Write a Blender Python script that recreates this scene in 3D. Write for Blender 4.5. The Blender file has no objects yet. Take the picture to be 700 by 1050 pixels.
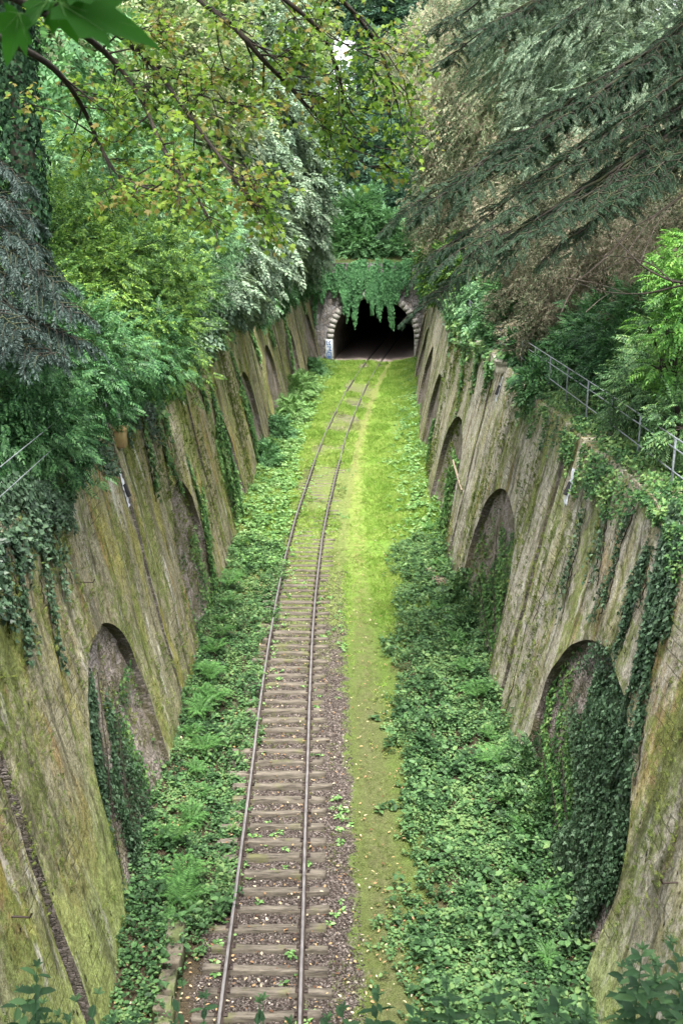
import bpy, math, random
import numpy as np
R = math.radians
rng = np.random.default_rng(7)
random.seed(7)
scn = bpy.context.scene
col = scn.collection

# ------------------------------------------------------------------ camera
H_CAM, PITCH, LENS = 14.57, 16.6, 35.0
F = 35 / 36 * 1050
CP, SP = math.cos(R(PITCH)), math.sin(R(PITCH))
cam = bpy.data.objects.new('camera', bpy.data.cameras.new('camera'))
col.objects.link(cam)
cam.location = (0, 0, H_CAM)
cam.rotation_euler = (R(90 - PITCH), 0, 0)
cam.data.lens = LENS; cam.data.sensor_width = 36
cam.data.clip_start = 0.05; cam.data.clip_end = 3000
cam.data.dof.use_dof = True
cam.data.dof.focus_distance = 32; cam.data.dof.aperture_fstop = 4.5
scn.camera = cam

def ray(px, py):
    u, v = (px - 350) / F, (py - 525) / F
    return np.array([u, CP - v * SP, -SP - v * CP])      # per metre of depth
def at(px, py, D):
    return np.array([0, 0, H_CAM]) + ray(px, py) * D
def nrm(a):
    return a / np.maximum(np.linalg.norm(a, axis=-1, keepdims=True), 1e-9)

# ------------------------------------------------------------------ numpy noise
def _h(ix, iy, iz, seed):
    n = (ix * 374761393 + iy * 668265263 + iz * 2147483647 + seed * 974711) & 0xffffffff
    n = ((n ^ (n >> 13)) * 1274126177) & 0xffffffff
    n = (n ^ (n >> 16)) & 0xffffffff
    return n / 4294967295.0
def vnoise(x, y, z=0.0, seed=0):
    x, y, z = np.broadcast_arrays(np.asarray(x, float), np.asarray(y, float), np.asarray(z, float))
    ix, iy, iz = (np.floor(v).astype(np.int64) for v in (x, y, z))
    fx, fy, fz = x - ix, y - iy, z - iz
    fx, fy, fz = (f * f * (3 - 2 * f) for f in (fx, fy, fz))
    r = 0
    for a in (0, 1):
        for b in (0, 1):
            for c in (0, 1):
                w = (fx if a else 1 - fx) * (fy if b else 1 - fy) * (fz if c else 1 - fz)
                r = r + w * _h(ix + a, iy + b, iz + c, seed)
    return r * 2 - 1
def fbm(x, y, z=0.0, seed=0, oct=3):
    r, a = 0, 1.0
    for o in range(oct):
        r = r + a * vnoise(np.asarray(x) * 2 ** o, np.asarray(y) * 2 ** o, np.asarray(z) * 2 ** o, seed + o)
        a *= .5
    return r

# ------------------------------------------------------------------ lines of the cutting (station d along +Y)
def spl(pts):
    pts = np.array(pts, float)
    xs = np.linspace(pts[0, 0], pts[-1, 0], 400)
    ys = np.interp(xs, pts[:, 0], pts[:, 1])
    k = np.hanning(61); k /= k.sum()
    ysp = np.convolve(np.pad(ys, 30, mode='reflect', reflect_type='odd'), k, 'valid')
    return lambda d: np.interp(d, xs, ysp)
track_x = spl([(0, -1.25), (16.5, -1.53), (23.6, -1.69), (34.3, -1.83), (44.8, -1.68), (66, -.53), (86, 1.23), (104, 3.4), (150, 10)])
base_l = spl([(0, -4.1), (15, -4.25), (24.6, -4.62), (38.7, -4.82), (61, -4.95), (77, -4.3), (90, -3.4), (104, -2.05), (150, 2)])
base_r = spl([(0, 4.65), (24.6, 4.63), (37, 4.45), (49.6, 4.4), (64, 5.05), (79, 5.85), (104, 7.45), (150, 11)])
BAT = .2
HW = 9.0
def wall_top(d, s):
    return HW + .18 * fbm(np.asarray(d) * .35, s * 7.0, 0, 31)
def wx(d, z, s, off=0.0):
    b = base_l(d) if s < 0 else base_r(d)
    return b + s * (BAT * np.asarray(z) + off)
def wall_hit(px, py, s):
    r = ray(px, py)
    D = np.linspace(8, 120, 6000)
    P = np.array([0, 0, H_CAM]) + D[:, None] * r
    f = s * P[:, 0] - (s * (base_l(P[:, 1]) if s < 0 else base_r(P[:, 1])) + BAT * P[:, 2])
    i = np.argmax(f > 0)
    return P[i, 1], P[i, 2]

# ------------------------------------------------------------------ scene helpers
def tag(o, label=None, cat=None, group=None, kind=None):
    if label: o['label'] = label
    if cat: o['category'] = cat
    if group: o['group'] = group
    if kind: o['kind'] = kind
    return o
def thing(name, label, cat, loc=(0, 0, 0), group=None):
    o = bpy.data.objects.new(name, None); col.objects.link(o)
    o.empty_display_size = .2
    o.location = [float(c) for c in loc]
    return tag(o, label, cat, group)
class MB:
    """collects vertex / face arrays"""
    def __init__(s): s.V = []; s.Fs = []; s.n = 0; s.att = []
    def add(s, V, Fc, att=None):
        V = np.asarray(V, float).reshape(-1, 3); Fc = np.asarray(Fc, int)
        if len(Fc) == 0: return s
        s.V.append(V); s.Fs.append(Fc + s.n); s.n += len(V)
        s.att.append(np.zeros(len(V)) if att is None else np.asarray(att, float))
        return s
    def build(s, name, mat, parent=None, smooth=False, attr=None, origin=None):
        V = np.concatenate(s.V)
        o0 = np.array(parent.location) if parent is not None else (np.array(origin, float) if origin is not None else np.zeros(3))
        if parent is not None and parent.parent is not None: o0 = o0 + np.array(parent.parent.location)
        V = V - o0
        me = bpy.data.meshes.new(name)
        me.vertices.add(len(V)); me.vertices.foreach_set('co', V.astype(np.float32).ravel())
        li = np.concatenate([f.ravel() for f in s.Fs])
        lt = np.concatenate([np.full(len(f), f.shape[1]) for f in s.Fs])
        ls = np.concatenate([[0], np.cumsum(lt)[:-1]])
        me.loops.add(len(li)); me.loops.foreach_set('vertex_index', li.astype(np.int32))
        me.polygons.add(len(lt)); me.polygons.foreach_set('loop_start', ls.astype(np.int32))
        me.polygons.foreach_set('loop_total', lt.astype(np.int32))
        if smooth: me.polygons.foreach_set('use_smooth', np.ones(len(lt), bool))
        me.update(calc_edges=True)
        if attr:
            a = me.attributes.new(attr, 'FLOAT', 'POINT')
            a.data.foreach_set('value', np.concatenate(s.att).astype(np.float32))
        me.materials.append(mat)
        ob = bpy.data.objects.new(name, me); col.objects.link(ob)
        if parent is not None: ob.parent = parent
        elif origin is not None: ob.location = [float(c) for c in origin]
        return ob
def grid(P, flip=False):
    """P (n,m,3) -> V,F"""
    n, m = P.shape[:2]
    i = np.arange(n * m).reshape(n, m)
    Fc = np.stack([i[:-1, :-1], i[1:, :-1], i[1:, 1:], i[:-1, 1:]], -1).reshape(-1, 4)
    return P.reshape(-1, 3), (Fc[:, ::-1] if flip else Fc)
def tube(pts, rad, k=6):
    pts = np.asarray(pts, float); n = len(pts)
    rad = np.broadcast_to(np.asarray(rad, float), (n,)) if np.ndim(rad) else np.full(n, rad)
    t = nrm(np.gradient(pts, axis=0)); up = np.array([0.13, .21, .97])
    a = nrm(np.cross(t, up)); b = np.cross(t, a)
    an = np.arange(k) / k * 2 * np.pi
    P = pts[:, None] + rad[:, None, None] * (np.cos(an)[None, :, None] * a[:, None] + np.sin(an)[None, :, None] * b[:, None])
    i = np.arange(n * k).reshape(n, k); j = np.roll(i, -1, 1)
    Fc = np.stack([i[:-1], j[:-1], j[1:], i[1:]], -1).reshape(-1, 4)
    V = P.reshape(-1, 3)
    return V, Fc
def box(c, s, jit=0.0, rot=0.0):
    """slightly chamfered box: 24 verts"""
    sx, sy, sz = [v / 2 for v in s]; b = min(sx, sy, sz) * .18
    V = []; 
    for zz, ins in ((-sz, b), (-sz + b, 0), (sz - b, 0), (sz, b)):
        for x, y in ((-sx + ins, -sy + b + 0), (-sx + b, -sy + ins), (sx - b, -sy + ins), (sx - ins, -sy + b), (sx - ins, sy - b), (sx - b, sy - ins), (-sx + b, sy - ins), (-sx + ins, sy - b)):
            V.append((x, y, zz))
    V = np.array(V) + rng.normal(0, 1, (32, 3)) * jit
    cs, sn = math.cos(rot), math.sin(rot)
    V = np.stack([V[:, 0] * cs - V[:, 1] * sn, V[:, 0] * sn + V[:, 1] * cs, V[:, 2]], -1) + np.asarray(c)
    i = np.arange(32).reshape(4, 8); j = np.roll(i, -1, 1)
    Q = np.stack([i[:-1], j[:-1], j[1:], i[1:]], -1).reshape(-1, 4)
    caps = np.array([[0, 7, 6, 1], [1, 6, 5, 2], [2, 5, 4, 3], [24, 25, 30, 31], [25, 26, 29, 30], [26, 27, 28, 29]])
    return V, np.concatenate([Q, caps])

# ------------------------------------------------------------------ leaf templates (+Y axis, +Z up face)
def kite(L=1, W=.6, fold=.12, o=(0, 0, 0), ang=0.0, droop=.15, tilt=0.):
    V = np.array([(0, 0, 0), (W / 2, .42 * L, fold), (0, L, -droop * L), (-W / 2, .42 * L, fold)], float)
    if tilt:
        c, s = math.cos(tilt), math.sin(tilt)
        V = np.stack([V[:, 0] * c - V[:, 2] * s, V[:, 1], V[:, 0] * s + V[:, 2] * c], -1)
    c, s = math.cos(ang), math.sin(ang)
    return np.stack([V[:, 0] * c + V[:, 1] * s, -V[:, 0] * s + V[:, 1] * c, V[:, 2]], -1) + np.array(o)
def tpl(parts):
    V = np.concatenate(parts); n = len(V) // 4
    return V, np.arange(n * 4).reshape(n, 4)
T_LEAF = tpl([kite()])
def _oval():
    V = np.array([(0, 0, 0), (.24, .28, .06), (.22, .66, .04), (0, 1, -.12), (-.22, .66, .04), (-.24, .28, .06)])
    return V, np.array([[0, 1, 2, 3], [0, 3, 4, 5]])
T_OVAL = _oval()
T_SPRIG = tpl([kite(.42, .26, .04, (0, .12 + .13 * i, -.03 * i * i * .3), (-1) ** i * (1.15 - .1 * i) * (0 if i == 6 else 1), .2) for i in range(7)])
T_PINN = tpl([kite(.30 - .014 * abs(i - 2), .115, .02, (0, .14 + .14 * i, .05 - .02 * (i - 2) ** 2 * .35), sg * (1.2 - .07 * i), .35) for i in range(6) for sg in (-1, 1)]
             + [kite(.28, .11, .02, (0, .98, -.12), 0, .4)])
T_TUFT = tpl([kite(random.uniform(.6, 1), .09, .01, (random.uniform(-.15, .15), 0, 0), random.uniform(-.9, .9), random.uniform(-.1, .35), random.uniform(-1, 1)) for _ in range(7)])
T_CONI = tpl([kite(.20, .06, .008, (0, .06 + .075 * i, -.05 * (i / 12) ** 2), sg * random.uniform(.6, 1.1), .15, random.uniform(-.7, .7)) for i in range(12) for sg in (-1, 1)])
T_CON2 = tpl([kite(.34, .085, .01, (0, .05 + .13 * i, -.05 * (i / 7) ** 2), sg * random.uniform(.5, 1.1), .15, random.uniform(-.7, .7)) for i in range(7) for sg in (-1, 1)])
T_BROWN = tpl([kite(.22, .07, .01, (random.uniform(-.05, .05), .04 + .05 * i, random.uniform(-.04, .04)), random.uniform(-1.3, 1.3), .4, random.uniform(-1.2, 1.2)) for i in range(18)])
def _ivy():
    o = [(0, 0), (.28, -.1), (.52, .18), (.3, .42), (.26, .66), (0, 1.0), (-.26, .66), (-.3, .42), (-.52, .18), (-.28, -.1)]
    V = np.array([(x, y, .05 * abs(x) * 2 - .12 * y * y) for x, y in o])
    return V, np.array([[0, 1, 2, 3], [0, 3, 4, 5], [0, 5, 6, 7], [0, 7, 8, 9]])
T_IVY = _ivy()
def _maple():
    o = [(0, 0)]
    half = [(.18, -.06), (.42, -.02), (.30, .12), (.62, .30), (.50, .40), (.56, .62), (.26, .52), (.20, .70), (.14, .84), (0, 1.08)]
    pts = [(0, 0)] + half + [(-x, y) for x, y in half[-2::-1]]
    V = np.array([(x, y, .10 * abs(x) - .16 * y * y) for x, y in pts] + [(0, .3, -.03)])
    c = len(V) - 1; n = len(pts)
    return V, np.array([[c, i, (i + 1) % n] for i in range(n)])
T_MAPLE = _maple()
def _fern():
    ps = []
    for i in range(24):
        t = .1 + i * .037
        z = .42 * math.sin(min(t, 1) * 2.2) - .25 * t * t
        w = .22 * math.sin(math.pi * (.12 + .86 * (i / 24) ** .8)) + .02
        for sg in (-1, 1):
            ps.append(kite(w, .030, .004, (0, t, z), sg * 1.2, .25))
    ps.append(kite(.1, .05, .01, (0, 1.0, .42 * math.sin(2.2) - .25), 0, .3))
    return tpl(ps)
T_FERN = _fern()
T_BLADES = tpl([kite(random.uniform(.7, 1.1), .07, .0, (random.uniform(-.3, .3), random.uniform(-.2, .2), 0), random.uniform(-.6, .6), random.uniform(-.2, .4)) for _ in range(5)])
def _stone():
    V = np.array([(1, 0, 0), (0, 1, 0), (-1, 0, 0), (0, -1, 0), (0.1, .1, .75), (0, 0, -.6)]) * .5
    return V, np.array([[0, 1, 4], [1, 2, 4], [2, 3, 4], [3, 0, 4], [1, 0, 5], [2, 1, 5], [3, 2, 5], [0, 3, 5]])
T_STONE = _stone()

def inst(T, P, A, N, S, W=1.0):
    TV, TF = T; P = np.asarray(P, float); n = len(P)
    A = nrm(np.broadcast_to(A, (n, 3))); N = np.broadcast_to(N, (n, 3))
    X = nrm(np.cross(A, N)); Z = np.cross(X, A)
    S = np.broadcast_to(np.asarray(S, float), (n,))
    t = TV[None]
    V = P[:, None] + S[:, None, None] * (t[..., 0:1] * X[:, None] * np.broadcast_to(W, (n,))[:, None, None] + t[..., 1:2] * A[:, None] + t[..., 2:3] * Z[:, None])
    Fc = (np.arange(n) * len(TV))[:, None, None] + TF[None]
    return V.reshape(-1, 3), Fc.reshape(-1, TF.shape[1])
def rdir(n):
    return nrm(rng.normal(size=(n, 3)))

# ------------------------------------------------------------------ materials
def newmat(name):
    m = bpy.data.materials.new(name); m.use_nodes = True
    nt = m.node_tree; nt.nodes.clear()
    out = nt.nodes.new('ShaderNodeOutputMaterial')
    return m, nt, out
class NB:
    def __init__(s, nt): s.nt = nt; s.tc = nt.nodes.new('ShaderNodeTexCoord')
    def n(s, t, **k):
        x = s.nt.nodes.new(t)
        for a, b in k.items(): setattr(x, a, b)
        return x
    def l(s, a, b): s.nt.links.new(a, b)
    def noise(s, scale, detail=5, rough=.55, vec=None, stretch=None, dist=0.0):
        x = s.n('ShaderNodeTexNoise'); x.inputs['Scale'].default_value = scale
        x.inputs['Detail'].default_value = detail; x.inputs['Roughness'].default_value = rough
        x.inputs['Distortion'].default_value = dist
        v = vec or s.tc.outputs['Object']
        if stretch:
            mp = s.n('ShaderNodeMapping'); mp.inputs['Scale'].default_value = stretch; s.l(v, mp.inputs['Vector']); v = mp.outputs[0]
        s.l(v, x.inputs['Vector'])
        return x.outputs['Fac']
    def ramp(s, fac, stops):
        x = s.n('ShaderNodeValToRGB'); cr = x.color_ramp
        while len(cr.elements) < len(stops): cr.elements.new(.5)
        for e, (p, c) in zip(cr.elements, stops):
            e.position = p; e.color = (*c, 1) if len(c) == 3 else c
        s.l(fac, x.inputs[0]); return x.outputs[0]
    def mask(s, fac, a, b):
        x = s.n('ShaderNodeMapRange'); x.inputs[1].default_value = a; x.inputs[2].default_value = b
        x.interpolation_type = 'SMOOTHSTEP'
        s.l(fac, x.inputs[0]); return x.outputs[0]
    def mix(s, fac, a, b, mode='MIX'):
        x = s.n('ShaderNodeMix', data_type='RGBA', blend_type=mode)
        if isinstance(fac, (int, float)): x.inputs[0].default_value = fac
        else: s.l(fac, x.inputs[0])
        for v, i in ((a, 6), (b, 7)):
            if isinstance(v, tuple): x.inputs[i].default_value = (*v, 1)
            else: s.l(v, x.inputs[i])
        return x.outputs[2]
    def math(s, op, a, b=None, c=None):
        x = s.n('ShaderNodeMath', operation=op)
        for i, v in enumerate((a, b, c)):
            if v is None: continue
            if isinstance(v, (int, float)): x.inputs[i].default_value = v
            else: s.l(v, x.inputs[i])
        return x.outputs[0]
    def bump(s, h, dist=.02, strength=1.0, nrmin=None):
        x = s.n('ShaderNodeBump'); x.inputs['Distance'].default_value = dist; x.inputs['Strength'].default_value = strength
        s.l(h, x.inputs['Height'])
        if nrmin: s.l(nrmin, x.inputs['Normal'])
        return x.outputs[0]
    def bsdf(s, out, colr, rough=.8, spec=.3, normal=None, metal=0.0):
        p = s.n('ShaderNodeBsdfPrincipled'); p.inputs['Roughness'].default_value = rough
        p.inputs['Specular IOR Level'].default_value = spec; p.inputs['Metallic'].default_value = metal
        if isinstance(colr, tuple): p.inputs['Base Color'].default_value = (*colr, 1)
        else: s.l(colr, p.inputs['Base Color'])
        if normal: s.l(normal, p.inputs['Normal'])
        if out: s.l(p.outputs[0], out.inputs[0])
        return p
def leafmat(name, cols, trans=.3, rough=.5, spec=.35, nscale=.5, pos=None, vary=.5):
    m, nt, out = newmat(name); b = NB(nt)
    g = b.n('ShaderNodeNewGeometry')
    big = b.noise(nscale, 3, .6)
    f = b.math('MULTIPLY_ADD', b.math('SUBTRACT', b.mask(big, .3, .7), .5), vary, g.outputs['Random Per Island'])
    k = len(cols)
    c = b.ramp(f, [(i / (k - 1) * .9 + .05, cc) for i, cc in enumerate(cols)])
    p = b.bsdf(None, c, rough, spec * .45)
    t = b.n('ShaderNodeBsdfTranslucent')
    tc = b.mix(.5, c, (.9, 1.0, .35), 'MULTIPLY'); 
    tc2 = b.mix(.35, c, tc); b.l(b.mix(1.0, tc2, (1.9, 1.9, 1.6), 'MULTIPLY'), t.inputs[0])
    mx = b.n('ShaderNodeMixShader'); mx.inputs[0].default_value = trans if trans > .38 else trans * .65
    b.l(p.outputs[0], mx.inputs[1]); b.l(t.outputs[0], mx.inputs[2]); b.l(mx.outputs[0], out.inputs[0])
    return m
G = lambda *a: a
M = {}
M['ivy_dark'] = leafmat('ivy_dark', [(.014, .03, .015), (.025, .052, .025), (.043, .08, .04), (.078, .125, .072)], .12, .38, .5)
M['ivy_shade'] = leafmat('ivy_shade', [(.008, .022, .01), (.015, .04, .018), (.03, .065, .028)], .1, .65, .15)
M['ivy_mid'] = leafmat('ivy_mid', [(.025, .06, .02), (.045, .11, .035), (.08, .17, .05), (.14, .22, .07)], .2, .42, .45)
M['ivy_small'] = leafmat('ivy_small', [(.02, .05, .018), (.035, .09, .03), (.065, .14, .04), (.12, .19, .06)], .2, .5, .3, .9, vary=.9)
M['ivy_curtain'] = leafmat('ivy_curtain', [(.035, .11, .04), (.06, .17, .06), (.085, .22, .08)], .25, .5, .35)
M['cover'] = leafmat('cover', [(.02, .048, .018), (.038, .083, .03), (.056, .122, .044), (.082, .16, .058), (.115, .185, .065)], .22, .5, .35, .9, vary=.8)
M['cover_pale'] = leafmat('cover_pale', [(.06, .13, .04), (.10, .20, .06), (.14, .27, .08), (.22, .34, .14)], .25, .55, .35, .7)
M['fern'] = leafmat('fern', [(.035, .09, .025), (.06, .145, .038), (.095, .21, .055)], .3, .5)
M['nettle'] = leafmat('nettle', [(.018, .05, .018), (.035, .085, .03), (.07, .14, .05)], .3, .5)
M['grass'] = leafmat('grass', [(.10, .19, .03), (.16, .28, .045), (.23, .36, .065), (.34, .41, .12)], .25, .6, .2, .35)
M['moss_bits'] = leafmat('moss_bits', [(.05, .075, .02), (.10, .13, .035), (.17, .19, .06)], .2, .7, .1, .6)
M['shrub_dark'] = leafmat('shrub_dark', [(.015, .05, .02), (.03, .09, .03), (.055, .14, .045), (.09, .19, .07)], .25, .45, .4)
M['shrub_bright'] = leafmat('shrub_bright', [(.02, .055, .015), (.045, .105, .025), (.085, .165, .035), (.17, .27, .05)], .35, .5)
M['shrub_blue'] = leafmat('shrub_blue', [(.035, .085, .038), (.065, .145, .06), (.11, .22, .095), (.19, .31, .145)], .3, .5)
M['silver'] = leafmat('silver', [(.06, .10, .065), (.10, .155, .10), (.155, .22, .14), (.21, .275, .19)], .2, .6, .2, .2, vary=.8)
M['pale_tree'] = leafmat('pale_tree', [(.07, .12, .05), (.14, .2, .09), (.24, .29, .15), (.36, .38, .24)], .3, .6, .3, .25)
M['far_dark'] = leafmat('far_dark', [(.02, .05, .032), (.035, .08, .05), (.055, .11, .07), (.08, .14, .09)], .2, .6, .3, .12)
M['far_mid'] = leafmat('far_mid', [(.05, .12, .05), (.08, .18, .075), (.12, .24, .10)], .25, .6, .3, .2)
M['russet'] = leafmat('russet', [(.06, .08, .045), (.14, .19, .10), (.24, .26, .16), (.34, .25, .19), (.24, .30, .16)], .2, .7, .2, .16, vary=1.1)
M['brown'] = leafmat('brown', [(.03, .04, .022), (.08, .085, .05), (.17, .15, .105), (.09, .14, .065), (.26, .22, .16)], .15, .75, .15, .35, vary=1.0)
M['grey_green'] = leafmat('grey_green', [(.035, .06, .038), (.07, .11, .065), (.12, .17, .105), (.19, .24, .16)], .2, .65, .2, .3, vary=.9)
M['cedar'] = leafmat('cedar', [(.008, .022, .011), (.017, .040, .020), (.035, .068, .034)], .1, .5, .35, .6)
M['spruce'] = leafmat('spruce', [(.010, .02, .015), (.024, .042, .034), (.055, .08, .07)], .1, .5, .35, .6)
M['maple'] = leafmat('maple', [(.025, .06, .012), (.045, .10, .016), (.07, .14, .02), (.10, .175, .024), (.15, .22, .03), (.10, .16, .025), (.14, .12, .035)], .4, .5, .3, 1.1, vary=.7)
M['maple_near'] = leafmat('maple_near', [(.018, .075, .008), (.025, .10, .012)], .5, .7, .1)
M['vein'] = leafmat('vein', [(.06, .15, .03), (.08, .18, .04)], .2, .6)
M['bright_leaf'] = leafmat('bright_leaf', [(.04, .12, .025), (.08, .19, .035), (.15, .28, .06)], .35, .5)
M['dead_leaf'] = leafmat('dead_leaf', [(.10, .05, .03), (.22, .13, .07), (.35, .24, .12), (.42, .36, .26)], .1, .7, .2)

M['wall_moss'] = leafmat('wall_moss', [(.04, .07, .015), (.08, .11, .025), (.14, .16, .04)], .2, .7, .1, .6)
def barkmat(name, c1, c2, moss=0.0):
    m, nt, out = newmat(name); b = NB(nt)
    n1 = b.noise(9, 6, .65, stretch=(1, 1, .25))
    c = b.ramp(n1, [(.3, c1), (.7, c2)])
    if moss: c = b.mix(b.math('MULTIPLY', b.mask(b.noise(3, 4), .45, .6), moss), c, (.08, .12, .03))
    b.bsdf(out, c, .9, .15, b.bump(n1, .03, .8)); return m
M['bark'] = barkmat('bark', (.012, .010, .008), (.035, .03, .024), .2)
M['twig'] = barkmat('twig', (.012, .010, .008), (.035, .028, .022))
M['dead_twig'] = barkmat('dead_twig', (.12, .095, .075), (.26, .21, .17))
M['plank'] = barkmat('plank', (.20, .15, .11), (.34, .27, .21), .2)

def sleepermat():
    m, nt, out = newmat('sleeper_wood'); b = NB(nt)
    g = b.noise(14, 6, .7, stretch=(.15, 1, 1)); n2 = b.noise(1.3, 4)
    c = b.ramp(g, [(.3, (.022, .018, .014)), (.48, (.095, .082, .066)), (.75, (.20, .175, .14))])
    c = b.mix(b.math('MULTIPLY', b.mask(n2, .54, .68), .7), c, (.11, .115, .045))
    b.bsdf(out, c, .85, .2, b.bump(g, .02, .9)); return m
M['sleeper'] = sleepermat()
def railmat():
    m, nt, out = newmat('rail_steel'); b = NB(nt)
    n1 = b.noise(12, 5, .6, stretch=(1, .3, 1))
    geo = b.n('ShaderNodeNewGeometry'); sx = b.n('ShaderNodeSeparateXYZ'); b.l(geo.outputs['Normal'], sx.inputs[0])
    top = b.mask(sx.outputs[2], .7, .95)
    c = b.ramp(n1, [(.3, (.035, .026, .022)), (.7, (.085, .065, .055))])
    c = b.mix(top, c, b.ramp(n1, [(.3, (.085, .078, .078)), (.7, (.17, .16, .16))]))
    p = b.bsdf(out, c, .45, .5, b.bump(n1, .004)); return m
M['rail'] = railmat()

def wallmat(name, side):
    m, nt, out = newmat(name); b = NB(nt)
    ST = (1, 1, .22)                      # vertical run-off streaks
    tc = b.tc.outputs['Object']
    # plane coordinate with x removed so streaks do not shear
    sx = b.n('ShaderNodeSeparateXYZ'); b.l(tc, sx.inputs[0]); cx = b.n('ShaderNodeCombineXYZ')
    b.l(b.math('MULTIPLY', sx.outputs[0], .4), cx.inputs[0]); b.l(sx.outputs[1], cx.inputs[1]); b.l(sx.outputs[2], cx.inputs[2]); v = cx.outputs[0]
    s1 = b.noise(1.1, 6, .6, v, ST, .3); s2 = b.noise(.55, 5, .65, v, (1, 1, .35)) ; s3 = b.noise(3.0, 8, .8, v, (1, 1, .5), .5)
    s4 = b.noise(.9, 7, .7, v, (1, 1, .25), .3)
    fine = b.noise(16, 8, .75, v); mid = b.noise(4, 7, .7, v)
    if side < 0:
        base = b.ramp(fine, [(.3, (.17, .155, .105)), (.55, (.33, .305, .215)), (.75, (.52, .49, .39))])
    else:
        base = b.ramp(fine, [(.3, (.26, .24, .195)), (.55, (.46, .43, .365)), (.75, (.62, .59, .52))])
    # orange-brown algae streaks
    c = b.mix(b.math('MULTIPLY', b.mask(s1, .54, .66), .8), base, b.ramp(fine, [(.3, (.20, .13, .045)), (.7, (.38, .255, .095))]))
    # mustard / lichen yellow-green streaks
    c = b.mix(b.math('MULTIPLY', b.mask(s4, .5, .6), .62 if side < 0 else .4), c, b.ramp(mid, [(.35, (.22, .23, .05)), (.6, (.38, .355, .075)), (.75, (.5, .42, .07))]))
    # dark lichen runs
    c = b.mix(b.math('MULTIPLY', b.mask(s3, .55, .68), .65), c, (.055, .05, .035))
    # moss
    mo = b.math('ADD', s2, b.math('MULTIPLY', b.math('SUBTRACT', mid, .5), .8))
    c = b.mix(b.math('MULTIPLY', b.mask(mo, .50, .60), .8), c, b.ramp(fine, [(.3, (.10, .13, .035)), (.7, (.22, .27, .07))]))
    # green algae film low on the nearest piers
    low = b.math('MULTIPLY', b.mask(sx.outputs[2], 5.2 if side < 0 else 2.5, 1.0), b.mask(sx.outputs[1], 30, 14))
    lowm = b.math('MULTIPLY', low, b.mask(b.math('ADD', s2, b.math('MULTIPLY', mid, .35)), .38, .62))
    c = b.mix(b.math('MULTIPLY', lowm, .8), c, b.ramp(fine, [(.3, (.24, .31, .10)), (.7, (.46, .54, .22))]))
    # pale mineral bloom
    c = b.mix(b.math('MULTIPLY', b.mask(b.noise(1.7, 6, .7, v, (1, 1, .2)), .57, .66), .7), c, (.60, .57, .55))
    # fine run-off streaks
    rs = b.noise(5, 8, .82, v, (1, 1, .8), .6); rs2 = b.noise(1.9, 7, .72, v, (1, 1, .3), .8)
    c = b.mix(.9, c, b.ramp(rs, [(.38, (.5, .48, .42)), (.5, (1, 1, .98)), (.62, (1.35, 1.34, 1.3))]), 'MULTIPLY')
    spk = b.noise(20, 6, .85, v, (1, 1, .8)); c = b.mix(.75, c, b.ramp(spk, [(.40, (.38, .36, .28)), (.52, (1, 1, 1)), (.62, (1.35, 1.35, 1.3))]), 'MULTIPLY')
    c = b.mix(.8, c, b.ramp(rs2, [(.36, (.62, .6, .55)), (.5, (1.05, 1.05, 1.05)), (.66, (1.35, 1.35, 1.3))]), 'MULTIPLY')
    # long joints and cracks down the batter
    jv = b.n('ShaderNodeTexVoronoi', feature='DISTANCE_TO_EDGE'); jv.inputs['Scale'].default_value = .6
    cj = b.n('ShaderNodeCombineXYZ'); b.l(b.math('ADD', sx.outputs[1], b.math('MULTIPLY', mid, .14)), cj.inputs[0]); b.l(b.math('MULTIPLY', sx.outputs[2], .05), cj.inputs[1]); b.l(cj.outputs[0], jv.inputs['Vector'])
    joint = b.math('MULTIPLY', b.mask(jv.outputs['Distance'], .05, .012), b.mask(b.noise(1.2, 5, .7, v, (1, 1, .5)), .44, .56))
    c = b.mix(b.math('MULTIPLY', joint, .55), c, (.035, .035, .018))
    # dirt pits
    vor = b.n('ShaderNodeTexVoronoi'); vor.inputs['Scale'].default_value = 5.5
    mp = b.n('ShaderNodeMapping'); mp.inputs['Scale'].default_value = (1, 1, .45); b.l(v, mp.inputs[0]); b.l(mp.outputs[0], vor.inputs['Vector'])
    vs = b.n('ShaderNodeSeparateColor'); b.l(vor.outputs['Color'], vs.inputs[0])
    pit = b.math('MULTIPLY', b.mask(vor.outputs['Distance'], .26, .12), b.mask(vs.outputs[0], .72, .76))
    pit = b.math('MULTIPLY', pit, b.mask(fine, .42, .55))
    c = b.mix(pit, c, (.03, .027, .02))
    # stone courses showing through the render
    br = b.n('ShaderNodeTexBrick'); br.inputs['Scale'].default_value = 1
    for k, val in (('Brick Width', .62), ('Row Height', .24), ('Mortar Size', .018), ('Mortar Smooth', .6)): br.inputs[k].default_value = val
    cy = b.n('ShaderNodeCombineXYZ'); b.l(b.math('ADD', sx.outputs[1], b.math('MULTIPLY', mid, .12)), cy.inputs[0]); b.l(b.math('ADD', sx.outputs[2], b.math('MULTIPLY', mid, .10)), cy.inputs[1]); b.l(cy.outputs[0], br.inputs['Vector'])
    mort = b.math('MULTIPLY', br.outputs['Fac'], b.mask(b.noise(.6, 3), .48, .6))
    c = b.mix(b.math('MULTIPLY', mort, .6), c, (.05, .048, .03))
    hgt = b.math('ADD', b.math('MULTIPLY', fine, .6), b.math('ADD', b.math('MULTIPLY', mid, 1.0), b.math('MULTIPLY', s3, .8)))
    hgt = b.math('ADD', hgt, b.math('MULTIPLY', b.math('ADD', rs, spk), 1.0))
    hgt = b.math('SUBTRACT', hgt, b.math('ADD', b.math('MULTIPLY', b.math('ADD', pit, joint), 1.2), b.math('MULTIPLY', mort, .6)))
    b.bsdf(out, c, .92, .12, b.bump(hgt, .07, .9)); return m
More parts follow.
